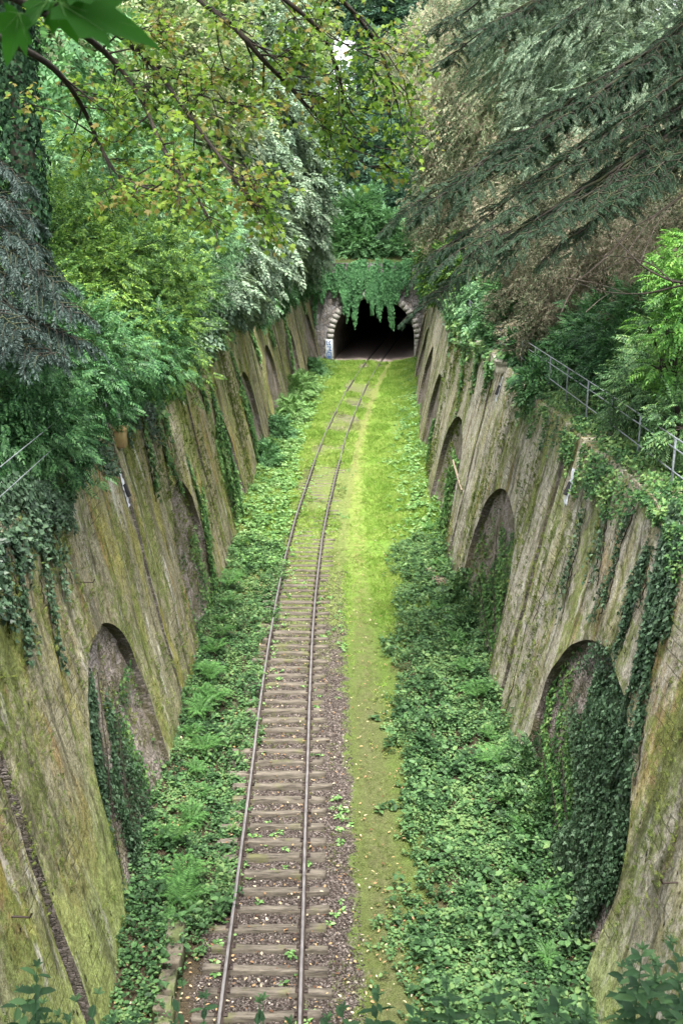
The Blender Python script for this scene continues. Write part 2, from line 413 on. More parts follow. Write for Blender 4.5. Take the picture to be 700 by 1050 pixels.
M['wall_l'] = wallmat('wall_left_face', -1); M['wall_r'] = wallmat('wall_right_face', 1)
def rubblemat(name='rubble', c1=(.19, .145, .13), c2=(.44, .37, .34), green=.6, scale=9, st=(1, 1, 1)):
    m, nt, out = newmat(name); b = NB(nt)
    mpp = b.n('ShaderNodeMapping'); mpp.inputs['Scale'].default_value = st; b.l(b.tc.outputs['Object'], mpp.inputs[0])
    ws = b.n('ShaderNodeVectorMath', operation='MULTIPLY_ADD'); nz_ = b.n('ShaderNodeTexNoise'); nz_.inputs['Scale'].default_value = scale * .8
    b.l(b.tc.outputs['Object'], nz_.inputs['Vector']); b.l(nz_.outputs['Color'], ws.inputs[0]); ws.inputs[1].default_value = (.9 / scale,) * 3; b.l(mpp.outputs[0], ws.inputs[2]); VV = ws.outputs[0]
    vor = b.n('ShaderNodeTexVoronoi', feature='F1'); vor.inputs['Scale'].default_value = scale; vor.inputs['Randomness'].default_value = .9
    b.l(VV, vor.inputs['Vector'])
    ve = b.n('ShaderNodeTexVoronoi', feature='DISTANCE_TO_EDGE'); ve.inputs['Scale'].default_value = scale; ve.inputs['Randomness'].default_value = .9
    b.l(VV, ve.inputs['Vector'])
    vs = b.n('ShaderNodeSeparateColor'); b.l(vor.outputs['Color'], vs.inputs[0])
    fine = b.noise(25, 6, .7); big = b.noise(.9, 5, .65)
    c = b.ramp(vs.outputs[0], [(0, c1), (.6, c2), (1, (.36, .31, .30))])
    c = b.mix(.5, c, b.ramp(fine, [(.3, (.06, .05, .04)), (.7, (.4, .36, .33))]))
    edge = b.mask(ve.outputs[0], .07, .01)
    c = b.mix(b.math('MULTIPLY', edge, .6), c, (.07, .06, .045))
    c = b.mix(b.math('MULTIPLY', b.mask(big, .42, .6), green), c, b.ramp(fine, [(.3, (.05, .05, .02)), (.7, (.14, .13, .045))]))
    h = b.math('ADD', b.math('MULTIPLY', b.mask(ve.outputs[0], 0, .12), 1.0), b.math('MULTIPLY', fine, .5))
    b.bsdf(out, c, .95, .1, b.bump(h, .06, 1.0)); return m
M['rubble'] = rubblemat()
M['portal_stone'] = rubblemat('portal_stone', (.17, .165, .185), (.40, .39, .43), .25, 2.6)
M['jamb'] = rubblemat('jamb_brick', (.022, .02, .014), (.06, .05, .035), .6, 9, (1, .7, 1.9))  # near-black reveals: recess shade put into the colour along with moss
M['block'] = barkmat('stone_block', (.06, .05, .04), (.16, .14, .105), .6)
M['voussoir'] = barkmat('voussoir', (.24, .225, .21), (.42, .40, .38), .25)
M['pale_stone'] = barkmat('pale_stone', (.30, .27, .21), (.48, .45, .37), .4)
M['tan_wood'] = barkmat('tan_box', (.16, .11, .05), (.30, .22, .10), .2)
def simple(name, c, rough=.6, metal=0., spec=.4, nz=8):
    m, nt, out = newmat(name); b = NB(nt); n1 = b.noise(nz, 5, .6)
    cc = b.mix(b.mask(n1, .35, .7), tuple(v * .7 for v in c), c)
    b.bsdf(out, cc, rough, spec, b.bump(n1, .004), metal); return m
M['galv'] = simple('galvanised', (.24, .26, .28), .45, .35)
M['rust'] = simple('rusty_iron', (.05, .035, .03), .7, .2)
M['white_stain'] = simple('lime_stain', (.62, .64, .68), .7)
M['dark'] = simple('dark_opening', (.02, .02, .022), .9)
M['blue'] = simple('blue_paint', (.05, .16, .42), .6)
M['white'] = simple('white_paint', (.62, .66, .7), .6)
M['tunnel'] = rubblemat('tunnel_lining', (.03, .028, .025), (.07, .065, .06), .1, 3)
def groundmat():
    m, nt, out = newmat('cutting_ground'); b = NB(nt)
    at_ = b.n('ShaderNodeAttribute', attribute_name='lat'); lat0 = at_.outputs['Fac']
    sx = b.n('ShaderNodeSeparateXYZ'); b.l(b.tc.outputs['Object'], sx.inputs[0]); Y = sx.outputs[1]
    wob = b.noise(.7, 5, .65); wob2 = b.noise(2.6, 5, .7)
    lat = b.math('ADD', lat0, b.math('ADD', b.math('MULTIPLY', b.math('SUBTRACT', wob, .5), 1.3), b.math('MULTIPLY', b.math('SUBTRACT', wob2, .5), .7)))
    fine = b.noise(30, 7, .75); mid = b.noise(6, 6, .7)
    vor = b.n('ShaderNodeTexVoronoi'); vor.inputs['Scale'].default_value = 24; b.l(b.tc.outputs['Object'], vor.inputs['Vector'])
    vs = b.n('ShaderNodeSeparateColor'); b.l(vor.outputs['Color'], vs.inputs[0])
    gravel = b.ramp(vs.outputs[1], [(0, (.025, .018, .015)), (.5, (.07, .056, .05)), (.85, (.12, .10, .09)), (1, (.22, .19, .17))])
    soil = b.ramp(fine, [(.3, (.025, .02, .012)), (.7, (.085, .066, .042))])
    moss = b.ramp(mid, [(.3, (.07, .09, .028)), (.55, (.13, .165, .05)), (.75, (.20, .23, .085))])
    grass = b.ramp(b.math('ADD', b.math('MULTIPLY', mid, .6), b.math('MULTIPLY', fine, .4)), [(.3, (.06, .115, .018)), (.5, (.12, .21, .035)), (.7, (.20, .30, .06))])
    pathc = b.ramp(b.math('ADD', b.math('MULTIPLY', mid, .5), b.math('MULTIPLY', fine, .5)), [(.35, (.09, .10, .03)), (.5, (.18, .19, .06)), (.68, (.31, .31, .13))])
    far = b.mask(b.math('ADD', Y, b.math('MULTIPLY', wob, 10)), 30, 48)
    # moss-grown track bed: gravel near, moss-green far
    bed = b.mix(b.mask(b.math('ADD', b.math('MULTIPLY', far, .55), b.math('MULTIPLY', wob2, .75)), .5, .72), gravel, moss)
    sh = b.math('MULTIPLY', b.mask(lat, 1.05, 1.2), b.mask(lat, 2.1, 1.85))
    edge_r = b.mask(lat, 1.75, 2.05)                      # right of ballast
    side = b.mix(b.mask(b.math('ADD', wob2, b.math('MULTIPLY', far, .5)), .42, .6), moss, grass)
    c = b.mix(edge_r, bed, side)
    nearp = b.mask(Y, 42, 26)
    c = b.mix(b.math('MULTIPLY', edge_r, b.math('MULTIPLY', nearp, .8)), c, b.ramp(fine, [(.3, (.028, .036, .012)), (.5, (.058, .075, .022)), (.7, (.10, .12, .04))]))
    # walked path
    pa = b.n('ShaderNodeAttribute', attribute_name='pth'); pl_ = b.math('ADD', b.math('ABSOLUTE', pa.outputs['Fac']), b.math('MULTIPLY', b.math('SUBTRACT', wob2, .5), .5)); pm = b.math('MULTIPLY', b.mask(b.math('ADD', pl_, b.math('MULTIPLY', b.math('SUBTRACT', mid, .5), 1.2)), .75, .1), .85)
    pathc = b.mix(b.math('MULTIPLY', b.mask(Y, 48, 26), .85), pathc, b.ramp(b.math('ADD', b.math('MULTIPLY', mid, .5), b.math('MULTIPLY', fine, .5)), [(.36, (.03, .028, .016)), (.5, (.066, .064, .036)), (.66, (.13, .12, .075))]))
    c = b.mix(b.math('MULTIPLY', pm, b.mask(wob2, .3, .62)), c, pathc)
    # outside: dark leaf-strewn soil under ground cover
    c = b.mix(b.math('MULTIPLY', b.mask(lat, -1.15, -1.45), b.math('SUBTRACT', 1.0, b.math('MULTIPLY', far, .55))), c, soil)
    c = b.mix(b.math('MULTIPLY', b.mask(lat, 3.3, 4.0), b.math('SUBTRACT', 1.0, b.math('MULTIPLY', far, .7))), c, soil)
    tun = b.mask(Y, 103.4, 104.1)
    c = b.mix(tun, c, b.ramp(fine, [(.3, (.2, .16, .14)), (.7, (.42, .35, .32))]))  # tunnel floor made paler: daylight inside the mouth put into its colour
    h = b.math('ADD', b.math('MULTIPLY', vor.outputs['Distance'], -.8), b.math('ADD', fine, mid))
    b.bsdf(out, c, .95, .1, b.bump(h, .03, .9)); return m
M['ground'] = groundmat()
def bankmat():
    m, nt, out = newmat('bank_soil'); b = NB(nt); f = b.noise(8, 7, .7); g = b.noise(.5, 4)
    c = b.ramp(f, [(.3, (.025, .03, .012)), (.7, (.08, .085, .03))])
    c = b.mix(b.mask(g, .45, .6), c, (.04, .075, .02))
    b.bsdf(out, c, .95, .1, b.bump(f, .06)); return m
M['bank'] = bankmat()

# ------------------------------------------------------------------ world and light
w = bpy.data.worlds.new('World'); scn.world = w; w.use_nodes = True
nt = w.node_tree; nt.nodes.clear()
wo = nt.nodes.new('ShaderNodeOutputWorld'); bg = nt.nodes.new('ShaderNodeBackground')
sky = nt.nodes.new('ShaderNodeTexSky'); sky.sky_type = 'NISHITA'; sky.sun_disc = False
SUN_EL, SUN_AZ = 68, 172           # azimuth from +Y towards +X
sky.sun_elevation = R(SUN_EL); sky.sun_rotation = R(SUN_AZ)
sky.dust_density = 3.0; sky.air_density = 1.0
hs = nt.nodes.new('ShaderNodeHueSaturation'); hs.inputs['Saturation'].default_value = .22; hs.inputs['Value'].default_value = 1.0
nt.links.new(sky.outputs[0], hs.inputs['Color']); nt.links.new(hs.outputs[0], bg.inputs[0]); nt.links.new(bg.outputs[0], wo.inputs[0])
bg.inputs[1].default_value = .14
sl = bpy.data.lights.new('sun', 'SUN'); so = bpy.data.objects.new('sun', sl); col.objects.link(so)
sl.energy = 1.5; sl.angle = R(18); sl.color = (1, .96, .88)
so.rotation_euler = (R(90 - SUN_EL), 0, R(180 - SUN_AZ) )
so.location = (0, 60, 60)
vs_ = scn.view_settings; scn.display_settings.display_device = 'sRGB'
vs_.view_transform = 'Standard'; vs_.look = 'None'; vs_.gamma = 1; vs_.exposure = 2.7
cy = scn.cycles
cy.use_denoising = True
cy.max_bounces = 6; cy.diffuse_bounces = 4; cy.glossy_bounces = 2; cy.transmission_bounces = 4; cy.transparent_max_bounces = 4
cy.sample_clamp_indirect = 4; cy.caustics_reflective = False; cy.caustics_refractive = False
cy.use_adaptive_sampling = True; cy.adaptive_threshold = .02

# ------------------------------------------------------------------ ground of the cutting
def gz(x, d):
    x = np.asarray(x, float); d = np.asarray(d, float)
    lat = x - track_x(d)
    z = .03 * fbm(x * .8, d * .8, 0, 5) - .02
    el = np.clip((1.9 - (x - base_l(d))) / 1.9, 0, 1.6); er = np.clip((1.9 - (base_r(d) - x)) / 1.9, 0, 1.6)
    z = z + .35 * el ** 2 * (1 + .5 * fbm(d * .3, 2, 0, 8)) + .45 * er ** 2 * (1 + .5 * fbm(d * .3, 9, 0, 9))
    return z
path_c = lambda d: np.interp(d, [0, 18, 37, 66, 95, 110], [2.5, 2.5, 2.55, 1.75, 1.6, 1.6])
ds = np.concatenate([np.arange(3.5, 45, .2), np.arange(45, 104, .4), np.arange(104, 150, 1.0)])
ts = np.linspace(-.12, 1.12, 72)
D2, T2 = np.meshgrid(ds, ts, indexing='ij')
X2 = base_l(D2) * (1 - T2) + base_r(D2) * T2
mb = MB(); V, Fc = grid(np.stack([X2, D2, gz(X2, D2)], -1), True)
mb.add(V, Fc, (X2 - track_x(D2)).ravel())
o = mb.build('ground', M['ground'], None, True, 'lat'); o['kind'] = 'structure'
a_ = o.data.attributes.new('pth', 'FLOAT', 'POINT'); a_.data.foreach_set('value', (X2 - track_x(D2) - path_c(D2)).ravel().astype(np.float32))

def bank(s, name):
    d = np.concatenate([np.arange(-30, 0, 5), np.arange(0, 110, 1.2), np.array([115, 130, 160, 220, 320])])
    t = np.concatenate([[-.03, .3, .8, 1.4, 2.2, 3.2, 4.5, 6, 8, 10.5, 14, 18, 24, 32, 45, 70, 120, 250, 500]])
    D, Tt = np.meshgrid(d, t, indexing='ij')
    dd = np.clip(D, 0, 110)
    z = wall_top(dd, s) - .12 + .42 * np.minimum(np.maximum(Tt - .6, 0), 12) + .04 * np.maximum(Tt - 12, 0) ** .9 + .18 * fbm(D * .25, Tt * .5, 0, 11) * np.clip(Tt, 0, 1)
    x = wx(dd, wall_top(dd, s), s, 0) + s * (Tt + .35)
    V, Fc = grid(np.stack([x, D, z], -1), s > 0)
    m = MB().add(V, Fc).build(name, M['bank'], None, True); m['kind'] = 'structure'
bank(-1, 'bank'); bank(1, 'bank')
d = np.concatenate([[104.6, 105.4, 107, 110, 115, 122, 132, 150, 200, 400]]); x = np.linspace(-40, 46, 44)
D, X = np.meshgrid(d, x, indexing='ij')
Z = 9.6 + .22 * np.minimum(D - 104.6, 40) + .3 * fbm(D * .2, X * .2, 0, 14) + np.clip(np.abs(X - 2.7) - 6, 0, 12) * .42
V, Fc = grid(np.stack([X, D, Z], -1), True)
MB().add(V, Fc).build('hill', M['bank'], None, True)['kind'] = 'structure'
# the bank the photographer stands on, ending in a short drop
d = np.array([-25, -8, -3, 0, .35, 1, 2, 3, 4, 4.4, 4.5, 4.5]); zz = np.array([13.2, 13.1, 13, 12.95, 12.7, 12.1, 11.3, 10.5, 9.8, 9.55, 9.3, -.5])
x = np.linspace(-7.0, 7.2, 40)
P = np.zeros((len(d), len(x), 3)); P[..., 0] = x; P[..., 1] = d[:, None]; P[..., 2] = zz[:, None] + .1 * fbm(P[..., 0], P[..., 1], 0, 3) * (zz[:, None] > 0)
V, Fc = grid(P, True)
MB().add(V, Fc).build('bank', M['bank'], None, True)['kind'] = 'structure'

# ------------------------------------------------------------------ retaining walls
ARCH_D = {-1: 20.9, 1: 19.6}; SP_ARCH = 13.1
ARCH_R = {-1: 2.85, 1: 3.8}; SPRING = {-1: 2.75, 1: 1.9}
SLOT = {-1: [14.35, 27.1, 40.3, 53.4, 66.5, 79.6, 92.7], 1: [27.0, 40.1, 53.2, 66.3, 79.4, 92.5]}
SW, SDP, NDP = .34, .40, .40
def disp(d, z, s):
    return .06 * fbm(d * .45, z * .3, s * 3, 21, 2) + .025 * fbm(d * 2.4, z * 1.1, s * 3, 25, 3)
def WP(d, z, s, off, k=1.0):
    d = np.asarray(d, float); z = np.asarray(z, float)
    d2 = d + .05 * fbm(d * .7, z * .9, s * 5, 41, 2)
    return np.stack([wx(d2, z, s, np.asarray(off) + disp(d, z, s) * k), d2, np.broadcast_to(z, d2.shape)], -1)
def dstep(d0, d1):
    st = .14 if d0 < 42 else .35
    return np.linspace(d0, d1, max(2, int((d1 - d0) / st) + 1))
def nrow(d): return 64 if d < 42 else 26
def build_wall(s, mat, name, label):
    face = MB()
    root = thing(name, label, 'retaining wall', (0, 55 * 0, 0))
    edges = [4.0]; segs = []
    arches = [ARCH_D[s] + SP_ARCH * k for k in range(-1, 7)]
    feats = [(a - ARCH_R[s], a + ARCH_R[s], 'a') for a in arches if a + ARCH_R[s] < 103.6 and a - ARCH_R[s] > 4.2] + [(q - SW / 2, q + SW / 2, 's') for q in SLOT[s]]
    feats.sort(); cur = 4.2
    fl = s > 0
    def add(P, f=False, mbx=face): V, Fc = grid(P, f ^ fl); mbx.add(V, Fc)
    for f0, f1, k in feats:
        segs.append((cur, f0, 'p')); segs.append((f0, f1, k)); cur = f1
    segs.append((cur, 104.2, 'p'))
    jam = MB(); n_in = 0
    for a, b_, k in segs:
        if k == 'p':
            dd = dstep(a, b_); nz = nrow(a)
            D = np.repeat(dd[:, None], nz, 1); Tz = np.linspace(0, 1, nz)[None]
            Z = -.3 + (wall_top(D, s) + .3) * Tz
            add(WP(D, Z, s, 0))
        elif k == 's':
            nz = nrow(a); Tz = np.linspace(0, 1, nz)
            for dd, fx in ((a, False), (b_, True)):
                offs = np.array([0, .14, .28, SDP])
                D = np.full((nz, 4), dd); Z = (-.3 + (wall_top(D, s) + .3) * Tz[:, None])
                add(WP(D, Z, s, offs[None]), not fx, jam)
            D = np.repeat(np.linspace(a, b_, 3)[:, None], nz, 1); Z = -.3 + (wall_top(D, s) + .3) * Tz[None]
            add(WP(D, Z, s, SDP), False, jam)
        else:
            c = (a + b_) / 2; r = ARCH_R[s]; sp = SPRING[s]
            th = np.linspace(math.pi, 0, 41 if a < 42 else 21)
            ad = c + r * np.cos(th); az = sp + r * np.sin(th) * .95
            nz = max(8, nrow(a) // 2)
            D = np.repeat(ad[:, None], nz, 1); Z = az[:, None] + (wall_top(D, s) - az[:, None]) * np.linspace(0, 1, nz)[None]
            add(WP(D, Z, s, 0))
            # reveal following the outline
            zz = np.linspace(-.3, sp, 20)
            od = np.concatenate([np.full(19, a), ad, np.full(19, b_)]); oz = np.concatenate([zz[:-1], az, zz[::-1][1:]])
            offs = np.array([0, .15, .3, .45, NDP + .1])
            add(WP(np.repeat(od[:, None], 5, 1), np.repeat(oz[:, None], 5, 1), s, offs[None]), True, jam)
            # infill
            nd = MB(); dd = np.concatenate([[a], ad[1:-1], [b_]]); nz = 46 if a < 42 else 18
            D = np.repeat(np.linspace(a - .1, b_ + .1, 46 if a < 42 else 16)[:, None], nz, 1)
            zt = sp + np.sqrt(np.maximum(r * r - (np.clip(D, a, b_) - c) ** 2, 0)) * .95 + .12
            Z = -.3 + (zt + .3) * np.linspace(0, 1, nz)[None]
            lump = .05 * fbm(D * 4, Z * 4, s, 61, 3)
            V, Fc = grid(WP(D, Z, s, NDP - .12 + lump - .08 * (2.4 - np.clip(Z, 0, 2.4))), fl)
            nd.add(V, Fc); nd.build('niche_infill', M['rubble'], root, True)
    # coping: top surface running back into the bank
    dd = np.arange(4.2, 104.3, .3); D = np.repeat(dd[:, None], 3, 1); offs = np.array([0, .4, 1.0])[None]
    top = WP(D, wall_top(D, s), s, offs); top[..., 2] += np.array([0, .02, -.05])[None]
    add(top, False)
    face.build('wall_face', mat, root, True)
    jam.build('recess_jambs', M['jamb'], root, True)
    return root
WL = build_wall(-1, M['wall_l'], 'retaining_wall', 'long mossy yellow-green retaining wall with blind arches left of the railway track')
WR = build_wall(1, M['wall_r'], 'retaining_wall', 'long grey-tan retaining wall with blind arches along the grassy side right of the path')

# ------------------------------------------------------------------ tunnel portal
DPT = 104.0; TX, TR, TS = 3.35, 4.2, 2.3
root = thing('tunnel_portal', 'dark arched tunnel mouth of rough stone at the far end of the track', 'tunnel', (TX, DPT, 0))
th = np.linspace(math.pi, 0, 49)
ax = np.concatenate([[TX - TR] * 9, TX + TR * np.cos(th), [TX + TR] * 9]); az = np.concatenate([np.linspace(-.2, TS, 10)[:-1], TS + TR * np.sin(th), np.linspace(TS, -.2, 10)[1:]])
def pface(x0, x1, zt):
    mb = MB()
    for xa, xb in ((x0, TX - TR), (TX + TR, x1)):
        X, Z = np.meshgrid(np.linspace(xa, xb, 16), np.linspace(-.2, zt, 50), indexing='ij')
        V, Fc = grid(np.stack([X, DPT + .12 * fbm(X * .9, Z * .9, 0, 71), Z], -1)); mb.add(V, Fc)
    X = np.repeat((TX + TR * np.cos(th))[:, None], 24, 1); zb = (TS + TR * np.sin(th))[:, None]
    Z = zb + (zt - zb) * np.linspace(0, 1, 24)[None]
    V, Fc = grid(np.stack([X, DPT + .12 * fbm(X * .9, Z * .9, 0, 71), Z], -1)); mb.add(V, Fc)
    X, Y = np.meshgrid(np.linspace(x0, x1, 20), np.array([DPT - .05, DPT + .8]), indexing='ij')
    V, Fc = grid(np.stack([X, Y, np.full_like(X, zt)], -1), True); mb.add(V, Fc)
    return mb
pface(-5, 11, 9.9).build('portal_wall', M['portal_stone'], root, True)
mb = MB()
nb = 27
for i in range(nb):                                   # voussoirs proud of the face
    a0, a1 = math.pi * (i + .008) / nb, math.pi * (i + .992) / nb; ro = TR + .62 + .06 * (i % 2)
    P = []
    for y in (DPT - .22 - .03 * random.random(), DPT + .5):
        for rr in (TR - .02, ro):
            for a in (a0, a1): P.append((TX + rr * math.cos(a), y, TS + rr * math.sin(a)))
    mb.add(P, [[0, 1, 3, 2], [4, 6, 7, 5], [0, 2, 6, 4], [1, 5, 7, 3], [2, 3, 7, 6], [0, 4, 5, 1]])
for sx in (-1, 1):
    for i in range(6):
        wd = .8 + .14 * (i % 2)
        V, Fc = box((TX + sx * (TR - .02 + wd / 2), DPT + .12, -.02 + i * .39 + .19), (wd, .66, .365), .008); mb.add(V, Fc)
mb.build('arch_ring', M['voussoir'], root)
mb = MB()
yy = np.concatenate([[DPT + .1], np.linspace(DPT + 1, DPT + 46, 12)])
P = np.zeros((len(ax), len(yy), 3)); sh = (track_x(yy) - track_x(DPT)) * .9
P[..., 0] = ax[:, None] + sh[None]; P[..., 1] = yy[None]; P[..., 2] = az[:, None]
V, Fc = grid(P); mb.add(V, Fc)
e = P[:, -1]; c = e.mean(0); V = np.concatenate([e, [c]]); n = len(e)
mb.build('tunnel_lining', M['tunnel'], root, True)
MB().add(V, [[i, (i + 1) % n, n] for i in range(n)]).build('dark_end_cap', M['dark'], root)  # added cap closing the bore, its darkness put into the colour
# graffiti panel on the left jamb : white ground with blue letter-like strokes
gx0, gz0 = TX - TR - .78, .15
MB().add(*box((gx0 + .36, DPT - .225, gz0 + 1.1), (.70, .02, 2.1))).build('graffiti_ground', M['white'], root)
mb = MB()
def stroke(pts, wd=.09):
    for (x0, z0), (x1, z1) in zip(pts[:-1], pts[1:]):
        L = math.hypot(x1 - x0, z1 - z0); nx, nz = -(z1 - z0) / L * wd / 2, (x1 - x0) / L * wd / 2
        y = DPT - .242
        mb.add([(gx0 + x0 + nx, y, gz0 + z0 + nz), (gx0 + x0 - nx, y, gz0 + z0 - nz), (gx0 + x1 - nx, y, gz0 + z1 - nz), (gx0 + x1 + nx, y, gz0 + z1 + nz)], [[0, 1, 2, 3]])
stroke([(.12, 1.95), (.12, 1.55), (.5, 1.55)]); stroke([(.5, 1.95), (.3, 1.75), (.55, 1.5)])
stroke([(.15, 1.35), (.55, 1.35), (.35, 1.1), (.58, .95), (.15, .9)]); stroke([(.15, .75), (.15, .35), (.55, .35), (.55, .75), (.15, .75)])
stroke([(.35, .6), (.35, .15)]); stroke([(.1, .2), (.6, .2)])
mb.build('graffiti_marks', M['blue'], root)

# ------------------------------------------------------------------ railway track (one thing: rails + sleepers)
track = thing('railway_track', 'single railway track with rusty rails on weathered sleepers running to the tunnel', 'railway track', (-1.5, 15, 0))
prof = np.array([(-.065, .0), (-.065, .012), (-.012, .03), (-.010, .10), (-.034, .112), (-.034, .146), (-.026, .152), (.026, .152), (.034, .146), (.034, .112), (.010, .10), (.012, .03), (.065, .012), (.065, .0)])
dd = np.arange(4.6, 146, .6); tx = track_x(dd)
ZR = .10
zr = lambda d: ZR - .10 * np.clip((np.asarray(d) - 30) / 35, 0, 1)
for sgn in (-1, 1):
    off = sgn * .7525
    wob = .012 * fbm(dd * .25, sgn * 4, 0, 77, 2)
    P = np.zeros((len(prof), len(dd), 3)); P[..., 0] = (tx + off + wob)[None] + prof[:, 0][:, None]; P[..., 1] = dd[None]
    P[..., 2] = zr(dd)[None] + prof[:, 1][:, None] + (.015 * fbm(dd * .2, sgn * 9, 0, 78, 2))[None]
    mb = MB(); V, Fc = grid(P); mb.add(V, Fc); mb.build('rail', M['rail'], track)
def sleeper(dc, low=0.0):
    """rough-hewn timber with worn, uneven edges"""
    L = random.uniform(2.35, 2.65); wd = random.uniform(.15, .21); x0 = random.uniform(-.12, .12)
    n = 14; xs = np.linspace(-L / 2, L / 2, n)
    wv = wd / 2 * (1 + .14 * fbm(xs * 1.5, dc, 0, 80, 2)); bow = .02 * fbm(xs * .8, dc + 5, 0, 82, 2)
    ang = random.uniform(-.035, .035)
    zt = .105 - low + .012 * fbm(xs * 2, dc, 0, 84, 2)
    cs = [(-1, 0, -.06), (-1, -.02, .0), (-.82, 0, 0), (0, .004, 0), (.82, 0, 0), (1, -.02, 0), (1, 0, -.06)]
    P = np.zeros((n, 7, 3))
    for j, (k, dz, b_) in enumerate(cs):
        P[:, j, 0] = xs; P[:, j, 1] = bow + wv * k + xs * ang; P[:, j, 2] = (zt + dz) if b_ == 0 else -.08
    P[:, 3, 2] += .006 * rng.normal(size=n); P[:, 2, 2] += .006 * rng.normal(size=n); P[:, 4, 2] += .006 * rng.normal(size=n)
    V, Fc = grid(P, True); V[:, 0] += track_x(dc) + x0; V[:, 1] += dc
    i = np.arange(n * 7).reshape(n, 7)
    caps = np.array([[i[0, 0], i[0, 1], i[0, 2], i[0, 3]], [i[0, 0], i[0, 3], i[0, 4], i[0, 6]], [i[0, 6], i[0, 4], i[0, 5], i[0, 6]],
                     [i[-1, 0], i[-1, 3], i[-1, 2], i[-1, 1]], [i[-1, 0], i[-1, 6], i[-1, 4], i[-1, 3]]])
    caps = caps[[0, 1, 3, 4]]
    return V, np.concatenate([Fc, caps])
far = MB(); chair = MB(); k = 0; dc = 14.7
while dc < 120:
    lo = .0 if dc < 24 else min(.126, (dc - 24) * .0050)
    V, Fc = sleeper(dc, lo)
    if k < 98: MB().add(V, Fc).build('sleeper', M['sleeper'], track, False)
    elif dc < 103: far.add(V, Fc)
    if dc < 60:
        for sg in (-1, 1):
            for e in (-1, 1):
                chair.add(*box((track_x(dc) + sg * .7525 + e * .085, dc, .105 + .012), (.08, .13, .03), .002))
                chair.add(*box((track_x(dc) + sg * .7525 + e * .09, dc + .02, .105 + .035), (.026, .026, .03), .001))
    dc += .605 * random.uniform(.97, 1.03); k += 1
o = far.build('sleepers', M['sleeper'], track); o['kind'] = 'stuff'
o = chair.build('rail_fastenings', M['rust'], track); o['kind'] = 'stuff'

# stone edging at lower left
e0 = thing('stone_edging', 'low row of worn square stone blocks half hidden in plants beside the left wall', 'stone edging', (-3.3, 16.5, 0))
y = 14.6
while y < 17.2:
    L = random.uniform(.42, .7)
    x = -3.32 - (y - 14.6) * .035 + random.uniform(-.03, .03); zc = float(gz(x, y))
    MB().add(*box((x, y + L / 2, zc + .12 + random.uniform(-.03, .03)), (.36, L * .88, .42), .016, random.uniform(-.06, .06))).build('stone_block', M['block'], e0)
    y += L + random.uniform(0, .06)
# loose stones and fallen plank on the right
for px, py, s_, lb in ((451, 603, .5, 'reddish broken stone at the foot of the right wall'), (441, 592, .34, 'small pinkish stone beside the ferns right of the path')):
    a = R(PITCH) + math.atan((py - 525) / F); d_ = H_CAM / math.tan(a); dep = d_ * CP + H_CAM * SP; x_ = (px - 350) / F * dep
    z_ = float(gz(x_, d_))
    o = MB().add(*box((x_, d_, z_ + .1), (s_, s_ * 1.1, s_ * .5), .03, .4)).build('fallen_stone', M['plank'], None); tag(o, lb, 'stone')
d0, z0 = wall_hit(463, 472, 1); d1, z1 = wall_hit(475, 503, 1)
A = np.array([wx(d0, z0, 1, .05), d0, z0]); B = np.array([wx(d1, z1, 1, -.08), d1, z1])
V, Fc = tube([A, A * .66 + B * .34, A * .33 + B * .67, B], [.05, .06, .06, .05], 4)
tag(MB().add(V, Fc).build('fallen_plank', M['plank'], None, origin=A), 'pale broken plank leaning across a blind arch of the right wall', 'plank')

# ballast stones
n = 26000
d_ = 14 + 26 * rng.random(n) ** 1.3; lat = rng.uniform(-1.35, 2.0, n)
x_ = track_x(d_) + lat; keep = (rng.random(n) < np.where(lat < 1.3, 1, .75))
P = np.stack([x_, d_, gz(x_, d_) + .012], -1)[keep]
V, Fc = inst(T_STONE, P, nrm(np.stack([rng.normal(size=len(P)), rng.normal(size=len(P)), .3 * rng.normal(size=len(P))], -1)), (0, 0, 1), rng.uniform(.025, .062, len(P)))
m, nt, out = newmat('ballast'); b = NB(nt); g = b.n('ShaderNodeNewGeometry')
c = b.ramp(g.outputs['Random Per Island'], [(0, (.022, .018, .015)), (.45, (.062, .052, .045)), (.85, (.12, .104, .092)), (.97, (.18, .15, .125)), (1, (.5, .45, .4))])
b.bsdf(out, c, .85, .2)
o = MB().add(V, Fc).build('ballast_gravel', m); tag(o, 'brown grey gravel between the sleepers and beside the right rail', 'gravel', kind='stuff')

# fallen leaves
n = 3800
d_ = 14 + 60 * rng.random(n) ** 1.6; t = rng.random(n); x_ = base_l(d_) * (1 - t) + base_r(d_) * t
P = np.stack([x_, d_, gz(x_, d_) + .06 + .08 * (rng.random(n))], -1)
V, Fc = inst(T_OVAL, P, nrm(np.stack([rng.normal(size=n), rng.normal(size=n), .25 * rng.normal(size=n)], -1)), nrm(rdir(n) * .4 + [0, 0, 1]), rng.uniform(.05, .10, n))
o = MB().add(V, Fc).build('fallen_leaves', M['dead_leaf']); tag(o, 'scattered dry brown leaves on the ground', 'fallen leaves', kind='stuff')

